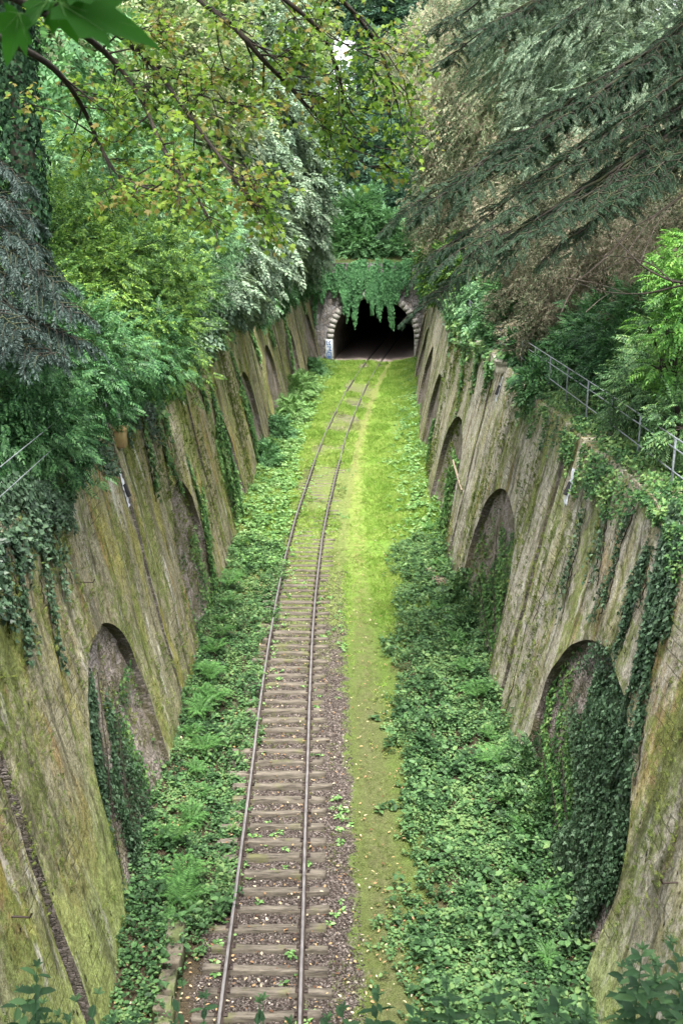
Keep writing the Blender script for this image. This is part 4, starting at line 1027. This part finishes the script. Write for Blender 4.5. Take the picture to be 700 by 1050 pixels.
# small tufts growing out of the wall joints
def tufts(s, n, label, dmax=100):
    d = rng.uniform(12, 60, n); z = rng.uniform(.5, 8.6, n); d = np.where(rng.random(n) < .5, np.round(d / .9) * .9 + .06 * rng.normal(size=n), d)
    nn = fbm(d * .4, z * .2, s, 181, 3); k = nn > .05; d, z = d[k], z[k]
    arch = ARCH_D[s] + np.round((d - ARCH_D[s]) / SP_ARCH) * SP_ARCH
    inn = (np.abs(d - arch) < ARCH_R[s]) & (z < SPRING[s] + np.sqrt(np.maximum(ARCH_R[s] ** 2 - (d - arch) ** 2, 0)))
    off = np.where(inn, NDP - .16, -.01); m = len(d)
    P = np.stack([wx(d, z, s, off), d, z], -1)
    P = np.repeat(P, 3, 0) + rng.normal(size=(m * 3, 3)) * [.02, .04, .06]
    m *= 3
    V, Fc = inst(T_TUFT, P, nrm(rdir(m) * .6 + np.array([-s * 1., 0, -.3])), nrm(rdir(m) + [0, 0, .6]), rng.uniform(.025, .07, m) * (1 + P[:, 1] / 45), 2.2)
    o = MB().add(V, Fc).build('moss_tufts', M['wall_moss'], None, origin=(float(wx(40, 4, s)), 40, 4)); tag(o, label, 'moss', kind='stuff')
tufts(-1, 5200, 'small tufts of moss and weeds rooted in the left wall'); tufts(1, 5200, 'small tufts of moss and weeds rooted in the right wall')

# shrubs at the foot of the far left wall
for i, (px, py, r_, lb) in enumerate([(300, 425, .9, 'bushy green shrub at the far foot of the left wall'), (286, 442, .75, 'dark green small shrub left of the track where grass begins'), (313, 398, 1.0, 'leafy shrub at the left wall foot nearest the tunnel'),
                                      (270, 470, .7, 'pale small shrub against the middle of the left wall'), (290, 405, 1.1, 'pale green shrub climbing the left wall foot in front of the tunnel'), (322, 380, .8, 'little round bush beside the tunnel mouth at left')]):
    x, d = floor_pt(px, py, .5); x = max(x, float(base_l(d)) + .3)
    bush('wall_foot_shrub', lb, 'shrub', [(x, d, r_ * .7, r_), (x - .3, d + .9, r_ * .9, r_ * .8), (x + .2, d - .8, r_ * .5, r_ * .6)], T_SPRIG, .38, 900, M['cover_pale'] if i % 2 == 0 else M['far_mid'], world=True, group='shrubs at the foot of the left wall', trunk=(x, d, 0))

for i, (dd_, zz_, r_, lb) in enumerate([(22.6, .5, .75, 'leafy bramble heaped in the far corner of the nearest right arch'), (20.8, .35, .6, 'low leafy bramble at the base of the nearest right arch under the ivy'), (33.2, .4, .6, 'green weeds heaped at the base of the second right arch'), (36.0, .4, .55, 'small bramble beside the far pier of the second right arch')]):
    x = float(wx(dd_, zz_, 1, .1))
    bush('bramble', lb, 'bramble', [(x, dd_, zz_, r_), (x - .25, dd_ - .6, zz_ * .7, r_ * .8), (x + .1, dd_ + .3, zz_ + .5, r_ * .7)], T_SPRIG, .26, 900, M['cover'], world=True, trunk=(x, dd_, 0), stems=False)
# portal ivy curtain: hangs in tongues in front of the opening
def curtain():
    def pt(px, py): return at(px, py, (DPT - .5 + 0) * CP + (H_CAM - 6) * SP)
    zf = lambda py: at(370, py, DPT * CP + 7 * SP)[2]
    xf = lambda px: (px - 350) / F * 102
    prof = [(322, 350), (326, 300), (331, 318), (338, 300), (345, 306), (350, 310), (355, 337), (359, 312), (365, 336), (370, 308), (375, 306), (381, 326), (384, 308), (388, 334), (392, 306), (396, 316), (401, 347), (405, 310), (410, 296), (416, 300), (424, 282), (430, 320), (436, 290), (440, 285)]
    xs = np.array([xf(p) for p, _ in prof]); zs = np.array([zf(q) for _, q in prof])
    n = 30000; x = rng.uniform(xs[0], xs[-1], n); zb = np.interp(x, xs, zs) + .55 * fbm(x * 3.5, 3, 0, 197, 3) - .25 * np.abs(rng.normal(size=n)); zt = 10.15 + .3 * fbm(x * .7, 0, 0, 191, 2)
    t = rng.random(n) ** .8; z = zt + (zb - zt) * t
    cov = np.where((x > xf(412)) | (x < xf(343)), .4, 1) * np.clip(.75 + .9 * fbm(x * 2.2, z * .4, 0, 199, 3), .08, 1) * np.clip(1.25 - t * .45, 0, 1)
    k = rng.random(n) < cov; x, z = x[k], z[k]; n = len(x)
    xs_ = rng.uniform(xs[0], xs[-1], 120); e_ = np.interp(xs_, xs, zs) + rng.uniform(-.35, 1.0, 120)
    sx_, sz_ = [], []
    for a_, b_ in zip(xs_, e_):
        m_ = max(4, int(34 * (9.0 - b_))); tt_ = rng.random(m_); sx_.append(a_ + .12 * np.sin(tt_ * 3 + a_) + rng.normal(size=m_) * (.13 - .08 * tt_)); sz_.append(9.0 + (b_ - 9.0) * tt_)
    kk = z > np.interp(x, xs, zs) + 1.0 + .7 * fbm(x * 1.8, 1, 0, 207, 2)
    x = np.concatenate([x[kk]] + sx_); z = np.concatenate([z[kk]] + sz_); n = len(x)
    P = np.stack([x, DPT - .38 - .28 * rng.random(n) - .4 * np.clip(fbm(x * 1.6, z * .35, 0, 195, 3), -.6, 1), z], -1)
    A = nrm(rdir(n) * .5 + np.array([0, -.3, -1.0])); N = nrm(rdir(n) * .4 + np.array([0, -1.0, .5]))
    V, Fc = inst(T_IVY, P, A, N, .17 * rng.uniform(.7, 1.25, n))
    root = thing('hanging_ivy', 'bright green ivy curtain hanging in pointed tongues over the tunnel mouth', 'ivy', (TX, DPT - .3, 9.9))
    MB().add(V, Fc).build('leaves', M['ivy_curtain'], root)
    st = MB()
    for xx in np.arange(xs[0], xs[-1], .35):
        zb = float(np.interp(xx, xs, zs)); st.add(*tube([(xx, DPT - .3, 10), (xx + .05, DPT - .42, (zb + 10) / 2), (xx, DPT - .42, zb + .2)], .02, 4))
    st.build('stems', M['twig'], root)
curtain()

# ---- ivy-clad trunk at left edge
def trunk_tree():
    b0 = at(30, 400, 24); b0[2] = 11.0
    t0 = at(14, -60, 24)
    root = thing('ivy_clad_tree', 'dark ivy-clad tree trunk standing at the upper left edge', 'tree', b0)
    pts = np.array([b0 + (t0 - b0) * t + np.array([.12 * math.sin(t * 5), 0, 0]) for t in np.linspace(0, 1.5, 12)])
    mb = MB(); mb.add(*tube(pts, np.linspace(.34, .2, 12), 10)); mb.build('trunk', M['bark'], root, True)
    n = 11000; t = rng.random(n) * 1.5; c = np.stack([np.interp(t, np.linspace(0, 1.5, 12), pts[:, i]) for i in range(3)], -1)
    a = rng.random(n) * 6.28; rr = .34 + .3 * np.abs(fbm(a, t * 8, 0, 201)) + .12 * rng.random(n)
    o_ = np.stack([np.cos(a), np.sin(a), np.zeros(n)], -1)
    V, Fc = inst(T_IVY, c + o_ * rr[:, None], nrm(rdir(n) * .6 + [0, 0, -1]), nrm(o_ + rdir(n) * .4 + [0, 0, .3]), rng.uniform(.07, .14, n))
    MB().add(V, Fc).build('ivy', M['ivy_shade'], root)
    br = MB(); fo = MB()
    for i in range(9):
        s0 = pts[7 + i % 4]; e = s0 + np.array([random.uniform(-3, 2.2), random.uniform(-2, 2.5), random.uniform(.5, 3)])
        br.add(*tube([s0, (s0 + e) / 2 + [0, 0, .3], e], [.09, .06, .03], 5))
        m = 260; P = e + rng.normal(size=(m, 3)) * [1.1, 1.1, .8]
        fo.add(*inst(T_SPRIG, P, nrm(rdir(m) + [0, 0, -.4]), nrm(rdir(m) * .5 + [0, 0, 1]), rng.uniform(.3, .5, m)))
    br.build('limbs', M['bark'], root); fo.build('crown', M['shrub_dark'], root)
trunk_tree()

# ---- conifer boughs
def bough(mb_w, mb_l, p0, p1, sag, r0, T, tw, size, flatn=(0, 0, 1), dens=1.0, hang=.35, spread=1.0):
    p0 = np.array(p0); p1 = np.array(p1); L = np.linalg.norm(p1 - p0)
    t = np.linspace(0, 1, 24); pts = p0 + (p1 - p0) * t[:, None]; pts[:, 2] += sag * np.sin(np.pi * t ** .8) 
    pts += np.cumsum(rng.normal(size=(24, 3)) * .02 * L / 8, 0) * t[:, None]
    mb_w.add(*tube(pts, r0 * (1 - .88 * t), 7))
    tan = nrm(p1 - p0); sidev = nrm(np.cross(tan, [0, 0, 1]))
    m = int(L / .16 * dens); ends = []
    for i in range(m):
        ti = .12 + .88 * (i + random.random()) / m; c = np.array([np.interp(ti, t, pts[:, k]) for k in range(3)])
        sg = 1 if i % 2 else -1; ln = tw * spread * (1.15 - .75 * ti) * random.uniform(.5, 1.15) + .25
        dv = nrm(sidev * sg * random.uniform(.6, 1.1) + tan * random.uniform(.4, 1.0) + np.array([0, 0, random.uniform(-.25, .2)]))
        q = c + dv * ln + np.array([0, 0, -hang * ln * ln * .5])
        mid = c + dv * ln * .5 + np.array([0, 0, .02])
        mb_w.add(*tube([c, mid, q], [.014 + .01 * (1 - ti), .01, .005], 4))
        k = max(3, int(ln / (.28 * size))); tt = (np.arange(k) + .5) / k
        P = c * ((1 - tt) ** 2)[:, None] + 2 * mid * (tt * (1 - tt))[:, None] + q * (tt ** 2)[:, None]
        P = np.repeat(P, 2, 0); sgn = np.tile([1, -1], k)[:, None]
        sd = nrm(np.cross(dv, [0, 0, 1]))
        A = nrm(dv * .8 + sd * sgn * .8 + rng.normal(size=(2 * k, 3)) * .2 + np.array([0, 0, -hang]))
        mb_l.add(*inst(T, P, A, nrm(np.array(flatn) + rng.normal(size=(2 * k, 3)) * .35), size * rng.uniform(.7, 1.3, 2 * k)))
def cedar():
    tb = np.array([13.5, 26, 11.5])
    root = thing('cedar_tree', 'big dark cedar with long drooping layered boughs reaching in from the right', 'tree', tb)
    w = MB(); l = MB()
    w.add(*tube([tb, tb + [0, 0, 6], tb + [-.3, 0, 13], tb + [-.2, .4, 22]], [.75, .62, .45, .15], 12))
    def from_trunk(z): return tb + np.array([-.1, 0, z - tb[2]])
    B = [ # end (px,py,depth), start height, sag
        ((440, 262, 27), 19.0, .9), ((428, 235, 29), 19.6, 1.0), ((470, 250, 25), 18.6, .7), ((455, 205, 28), 20.0, 1.0), ((505, 262, 25), 18.2, .4), ((500, 185, 26), 20.2, .9),
        ((545, 235, 24), 18.6, .5), ((590, 230, 25), 18.2, .4), ((440, 290, 28.5), 18.4, .8), ((630, 200, 24), 18.8, .4),
        ((470, 60, 29), 22.4, 1.0), ((520, 30, 27), 22.8, .8), ((590, 20, 25), 22.8, .6), ((450, 15, 31), 23.5, 1.0), ((640, 130, 24), 20.0, .4), ((660, 60, 25), 21.8, .5)]
    for (e, z, sg) in B:
        p0 = from_trunk(z) + rng.normal(size=3) * [.1, 1.2, .1]; p1 = at(*e); Lb = np.linalg.norm(p1 - p0); tan = (p1 - p0) / Lb
        t = np.linspace(0, 1, 20); pts = p0 + (p1 - p0) * t[:, None]; pts[:, 2] += sg * np.sin(np.pi * t ** .7) * 1.3
        pts += np.cumsum(rng.normal(size=(20, 3)) * .05, 0) * t[:, None]
        w.add(*tube(pts, .10 * (1 - .85 * t), 7)); sidev = nrm(np.cross(tan, [0, 0, 1]))
        ns = int(Lb / .7)
        for i in range(ns + 1):
            ti = .28 + .72 * min(1, (i + random.random() * .6) / ns); c = np.array([np.interp(ti, t, pts[:, q]) for q in range(3)])
            sd = (1 if i % 2 else -1); ln = random.uniform(.9, 2.1) * (1.25 - .6 * ti)
            dv = nrm(sidev * sd * random.uniform(.35, .95) + tan * random.uniform(.5, 1.1) + np.array([0, 0, random.uniform(-.35, .12)]))
            if i == ns: dv = nrm(tan + [0, 0, -.25]); ln = 1.0
            bough(w, l, c, c + dv * ln + [0, 0, -.12 * ln * ln], .08, .02, T_CON2, random.uniform(.3, .5), .125, dens=1.2, hang=random.uniform(.4, 1.5))
    w.build('trunk', M['bark'], root, True); l.build('foliage', M['cedar'], root)
cedar()
def spruce():
    tb = np.array([-9.6, 21.5, 11.0])
    root = thing('spruce_tree', 'grey-blue spruce with drooping boughs at the left edge above the dark shrub', 'tree', tb)
    w = MB(); l = MB()
    w.add(*tube([tb, tb + [0, 0, 4], tb + [0, 0, 9]], [.3, .24, .12], 9))
    for e, sg in (((78, 322, 19), .7), ((62, 285, 19.5), .7), ((84, 350, 19.2), .6), ((48, 372, 18.5), .5), ((40, 262, 19.8), .8), ((22, 335, 18.2), .6), ((30, 225, 20), .8), ((25, 190, 20.5), .8)):
        e_ = at(*e); p0 = np.array([tb[0], tb[1], e_[2] + .5]); bough(w, l, p0, e_, sg, .045, T_CON2, .75, .22, dens=1.5, hang=1.5)
    w.build('trunk', M['bark'], root, True); l.build('foliage', M['spruce'], root)
spruce()

# ---- maple overhanging from the upper left
def polyline(pxs, D):
    return np.array([at(px, py, D + (dd if len(r) else 0)) for (px, py, *r), dd in [((p[0], p[1], *p[2:]), (p[2] if len(p) > 2 else 0)) for p in pxs]])
def smooth(P, k=5):
    P = np.asarray(P, float); t = np.arange(len(P)); tt = np.linspace(0, len(P) - 1, (len(P) - 1) * k + 1)
    Q = np.stack([np.interp(tt, t, P[:, i]) for i in range(3)], -1)
    ker = np.array([1, 2, 3, 2, 1.]) / 9; pad = np.pad(Q, ((2, 2), (0, 0)), mode='reflect', reflect_type='odd')
    return np.stack([np.convolve(pad[:, i], ker, 'valid') for i in range(3)], -1)
def maple():
    tb = np.array([-7.6, 8.5, 9.8])
    root = thing('maple_tree', 'yellow-green maple with thin dark branches overhanging from the upper left', 'tree', tb)
    w = MB(); l = MB()
    tp = np.array([tb, tb + [.1, 0, 4], tb + [.2, .3, 7.5], tb + [.5, .6, 12]]); w.add(*tube(smooth(tp), np.linspace(.26, .12, 16), 9))
    D = 11.5
    mains = [
        (5.6, [(-40, -30, -1.5), (82, 32), (110, 55), (130, 78), (150, 110), (165, 150), (185, 180), (205, 205)], .050),
        (4.6, [(-60, 10, -1.5), (45, 60), (70, 85), (88, 115), (105, 155), (120, 180), (150, 193), (180, 202)], .045),
        (8.5, [(60, -120, -.8), (160, -40), (205, 0), (245, 32), (270, 62), (300, 92), (318, 112), (335, 128)], .05),
        (10., [(120, -180, -.5), (260, -70), (330, -20), (370, 20), (395, 60), (405, 100)], .05),
        (9.3, [(100, -140, -.3), (220, -60), (280, -10), (330, 30), (350, 80), (352, 130), (368, 170)], .04),
        (7.0, [(40, -60, -.6), (110, 20), (160, 70), (195, 120), (225, 160), (245, 190), (268, 228)], .04),
        (6.2, [(-20, -40, -.8), (100, 20), (150, 60), (190, 90), (225, 105), (262, 110)], .032)]
    for h, pl, r0 in mains:
        P = [at(p[0], p[1], D + (p[2] if len(p) > 2 else 0) + .8 * math.sin(i * .8 + h)) for i, p in enumerate(pl)]
        P = smooth(np.array([tb + [.2, .2, h]] + P)); n = len(P)
        w.add(*tube(P, r0 * np.linspace(1, .22, n), 6))
        Lt = np.linalg.norm(np.diff(P, axis=0), axis=1).sum(); 
        nsub = 19
        for i in range(nsub):
            t = .3 + .7 * (i + random.random()) / nsub; j = min(n - 2, int(t * (n - 1))); c = P[j]; tan = nrm(P[j + 1] - P[j])
            dv = nrm(tan * .7 + rng.normal(size=3) * .55 + np.array([.25, 0, -.15])); ln = random.uniform(.35, .95) * (1.2 - .5 * t)
            m1 = c + dv * ln * .5 + rng.normal(size=3) * .06; e = m1 + nrm(dv + rng.normal(size=3) * .4) * ln * .5
            w.add(*tube([c, m1, e], [r0 * .28, r0 * .18, .005], 5))
            for q in range(3):
                f = e if q == 0 else m1 + (e - m1) * random.random(); e2 = f + nrm(dv + rng.normal(size=3) * .7 + [0, 0, -.1]) * random.uniform(.2, .5)
                w.add(*tube([f, (f + e2) / 2 + rng.normal(size=3) * .02, e2], [.007, .005, .003], 4))
                m = 18; tt = rng.random(m)[:, None]; Pl = f + (e2 - f) * tt + rng.normal(size=(m, 3)) * .09
                A = nrm(nrm(Pl - f) * .5 + rdir(m) * .6 + np.array([0, -.1, -.35])); N = nrm(rdir(m) * .55 + [0, -.15, 1])
                l.add(*inst(T_MAPLE, Pl, A, N, rng.uniform(.04, .078, m)))
    w.build('branches', M['twig'], root, True); l.build('crown', M['maple'], root)
maple()
# the big near leaves at top left
r_ = thing('maple_twig', 'large bright green maple leaves on a thin twig in the top left corner close by', 'twig', at(-30, 22, 2.6))
p0 = at(-120, 20, 2.7); p1 = at(25, 20, 2.6); p2 = at(60, 5, 2.55)
MB().add(*tube(smooth([p0, (p0 + p1) / 2 + [0, 0, .01], p1, p2]), .0055, 6)).build('stem', M['twig'], r_, True)
def nearleaf(px, py, ang, size, tilt):
    c = at(px, py, 2.55); a = R(ang)
    A = np.array([math.cos(a), .15, math.sin(a)]); N = nrm(np.array([[tilt, -.55, .75]]))
    V, Fc = inst(T_MAPLE, c[None], A[None], N, size)
    lf = MB().add(V, Fc).build('leaf', M['maple_near'], r_)
    mb = MB(); b0 = V[0]
    for k_ in (3, 7, 11, 15, 19) if len(V) > 20 else (3, 6, 10, 14, 17):
        k_ = min(k_, len(V) - 2); e_ = b0 * .08 + V[k_] * .92; n_ = N[0] * .0012
        mb.add(*tube([b0 + n_, (b0 + e_) / 2 + n_ * 1.5, e_ + n_], [.0016, .0011, .0005], 4))
    mb.build('veins', M['vein'], r_)
nearleaf(62, 4, -14, .25, .1); nearleaf(58, 2, -62, .10, -.2); nearleaf(50, 0, -150, .14, .1); nearleaf(20, 14, -120, .13, .2); nearleaf(70, -4, 20, .15, 0)
nearleaf(0, -2, 170, .16, .1)

# bare dead twigs on the right bank
r_ = thing('dead_branch', 'pale bare dead branches fanning out of the brown tangle on the right', 'branch', at(700, 290, 30))
mb = MB()
for a, b_, rd in (((592, 288), (650, 232), .035), ((592, 288), (575, 320), .02), ((650, 232), (700, 200), .04), ((585, 245), (622, 208), .028), ((560, 270), (590, 240), .02), ((680, 215), (640, 262), .02), ((692, 205), (655, 270), .02), ((600, 285), (650, 262), .018), ((640, 300), (580, 285), .015), ((610, 210), (575, 240), .015), ((625, 300), (600, 320), .015)):
    A = at(*a, 27.5); B = at(*b_, 27); mb.add(*tube(smooth([A, A * .6 + B * .4 + rng.normal(size=3) * .08, B]), np.linspace(rd * .5, rd, 11), 5))
mb.build('branches', M['dead_twig'], r_)
r_ = thing('bare_branch', 'dark thin curved bare branch reaching in at the right edge below the cedar', 'branch', at(720, 285, 19))
mb = MB()
for pl, rd in (([(740, 290), (690, 290), (660, 275), (640, 255), (625, 240)], .03), ([(700, 292), (660, 302), (620, 300), (592, 290)], .022), ([(690, 290), (665, 268), (630, 262), (600, 262)], .016)):
    P = smooth([at(x, y, 19.5 + i * .3) for i, (x, y) in enumerate(pl)]); mb.add(*tube(P, np.linspace(rd, rd * .3, len(P)), 5))
mb.build('branches', M['twig'], r_)

# ------------------------------------------------------------------ handrails
def rail_run(s, d0, d1, heights, posts, label, back=.45, rad=.017, zoff=.35):
    root = thing('handrail', label, 'handrail', (float(wx(d0, HW, s)) + s * back, d0, HW))
    d = np.arange(d0, d1 + .1, 1.5)
    for h in heights:
        P = np.stack([wx(d, HW, s) + s * back, d, np.full(len(d), HW + zoff + h)], -1)
        MB().add(*tube(P, rad, 8)).build('rail', M['galv'], root, True)
    for p in posts:
        x = float(wx(p, HW, s)) + s * (back + .0)
        MB().add(*box((x, p, HW + (zoff + heights[0]) / 2 - .1), (.038, .038, zoff + heights[0] + .2))).build('post', M['galv'], root)
rail_run(1, 13, 78, [.82, .60, .12], np.arange(15.2, 77, 2.45), 'galvanised three-bar handrail along the top of the right wall')
rail_run(-1, 13, 60, [.95, .45], np.arange(26.4, 60, 3.1), 'thin wire handrail half hidden in shrubs on top of the left wall', -.12, .009)

# ------------------------------------------------------------------ small fixtures on the walls
d0, z0 = wall_hit(119, 449, -1)
r_ = thing('wall_box', 'small weathered tan box fixed at the top of the left wall under the shrubs', 'box', (float(wx(d0, z0, -1, -.1)), d0, z0))
MB().add(*box((wx(d0, z0, -1, -.14), d0, z0), (.30, .34, .52), .006)).build('case', M['tan_wood'], r_)
MB().add(*box((wx(d0, z0, -1, -.15), d0, z0 + .29), (.38, .42, .06), .004)).build('lid', M['tan_wood'], r_)
d0, z0 = wall_hit(516, 378, 1)
r_ = thing('stone_corbel', 'pale lichened stone block jutting from the top of the right wall beside the handrail', 'stone block', (float(wx(d0, z0, 1)), d0, z0))
MB().add(*box((wx(d0, z0, 1, -.05), d0, z0 + .02), (.55, .5, .34), .02)).build('block', M['pale_stone'], r_)
MB().add(*box((wx(d0, z0, 1, -.05), d0, z0 + .25), (.62, .6, .10), .012)).build('cap', M['pale_stone'], r_)
def drain(s, px, py, label):
    d0, z0 = wall_hit(px, py, s)
    r_ = thing('drain_outlet', label, 'drain', (float(wx(d0, z0, s)), d0, z0))
    mb = MB()
    zz = np.linspace(z0 - .55, z0 + .45, 12)
    wdt = .13 * (1 + .35 * rng.normal(size=12)).clip(.4, 1.6)
    P = np.stack([WP(d0 - wdt, zz, s, -.035), WP(d0 + wdt, zz, s, -.035)], 0)
    V, Fc = grid(P, s > 0); mb.add(V, Fc); mb.build('lime_stain', M['white_stain'], r_)
    P = [(wx(d0, z0 + .1, s, -.06), d0, z0 + .1), (wx(d0, z0 - .25, s, -.12), d0, z0 - .25)]
    MB().add(*tube(P, .06, 8)).build('pipe', M['dark'], r_, True)
drain(-1, 126, 500, 'grey drain outlet with white lime stain near the top of the left wall')
drain(1, 586, 498, 'dark drain outlet with white lime stain high on the right wall')
drain(-1, 185, 402, 'small white-stained drain outlet on the left wall farther along')
drain(1, 513, 398, 'white-stained drain outlet below the pale stone block on the right wall')
def hook(s, px, py, label):
    d0, z0 = wall_hit(px, py, s); x = lambda o_: float(wx(d0, z0, s, o_))
    P = [(x(.05), d0, z0), (x(-.10), d0, z0), (x(-.26), d0 - .02, z0 + .0), (x(-.30), d0 - .03, z0 + .08)]
    tag(MB().add(*tube(P, .016, 6)).build('iron_hook', M['rust'], None, True, origin=(x(0), d0, z0)), label, 'hook')
hook(-1, 84, 597, 'thin rusty iron hook sticking out above the nearest left arch')
hook(-1, 14, 940, 'rusty iron hook low on the nearest left pier')
hook(1, 695, 905, 'rusty iron hook low on the nearest right pier')

# ------------------------------------------------------------------ foreground nettles on the near bank
def nettle(P, h, name, label, grp, lean):
    P = np.array(P, float); root = thing(name, label, 'plant', P, grp)
    top = P + [lean[0], lean[1], h]; t = np.linspace(0, 1, 7); pts = P + (top - P) * t[:, None] + np.array([0, 0, .04])[None] * np.sin(t * 3)[:, None]
    MB().add(*tube(pts, np.linspace(.006, .002, 7), 5)).build('stem', M['nettle'], root, True)
    Ps, As, Ss = [], [], []
    k = int(h / .055)
    for i in range(k):
        tt = .25 + .75 * i / k; c = P + (top - P) * tt; a0 = i * 1.57 + random.random() * .4
        for e in (0, math.pi):
            Ps.append(c); As.append([math.cos(a0 + e), math.sin(a0 + e), .25 - .3 * (1 - tt)]); Ss.append(.18 * (1.15 - .65 * tt) * random.uniform(.8, 1.2))
    for i in range(5):
        a0 = i * 1.26; Ps.append(top); As.append([math.cos(a0), math.sin(a0), .7]); Ss.append(.05)
    n = len(Ps); V, Fc = inst(T_OVAL, np.array(Ps), nrm(np.array(As) + rng.normal(size=(n, 3)) * .12), nrm(rng.normal(size=(n, 3)) * .25 + [0, 0, 1]), np.array(Ss), .8)
    MB().add(V, Fc).build('leaves', M['nettle'], root)
    return root
def bank_z(y): return float(np.interp(y, [.35, 1, 2, 3, 4, 4.4], [12.7, 12.1, 11.3, 10.5, 9.8, 9.55]))
tops = [(40, 985), (20, 1010), (75, 1020), (5, 1035), (60, 1040), (100, 1030), (125, 1038), (150, 1032), (190, 1025), (215, 1018), (240, 1035), (262, 1030), (300, 1042), (330, 1030), (352, 1022), (378, 1012), (398, 1032), (420, 1008), (450, 1020), (470, 1000), (498, 998), (520, 1015), (545, 1020), (570, 1028), (600, 1020), (628, 985), (645, 968), (660, 1000), (680, 978), (695, 1000), (650, 1030), (700, 1030), (610, 1035), (490, 1030), (430, 1035), (175, 1040), (280, 1040), (140, 1046), (30, 1040), (575, 1012), (340, 1045), (700, 960)]
tops += [(px + random.uniform(-14, 14), min(1046, py + random.uniform(5, 30))) for px, py in tops if px < 130 or px > 560]
for i, (px, py) in enumerate(tops):
    D = random.uniform(5.2, 6.4); tpt = at(px, py + (6 if px < 130 or px > 560 else random.uniform(4, 26)), D)
    y = min(tpt[1] - .05, 4.3); zb = bank_z(y)
    hh = max(.25, tpt[2] - zb)
    side = 'left' if px < 230 else ('right' if px > 560 else 'middle')
    nettle((tpt[0], y, zb), hh, 'nettle_plant', {'left': 'soft green nettle plant in the bottom left corner', 'middle': 'soft green nettle plant along the bottom edge in front of the track', 'right': 'soft green nettle plant in the bottom right corner'}[side],
           'foreground nettles at bottom ' + side, (random.uniform(-.08, .08), tpt[1] - y))
print('verts', sum(len(m.vertices) for m in bpy.data.meshes), 'faces', sum(len(m.polygons) for m in bpy.data.meshes))
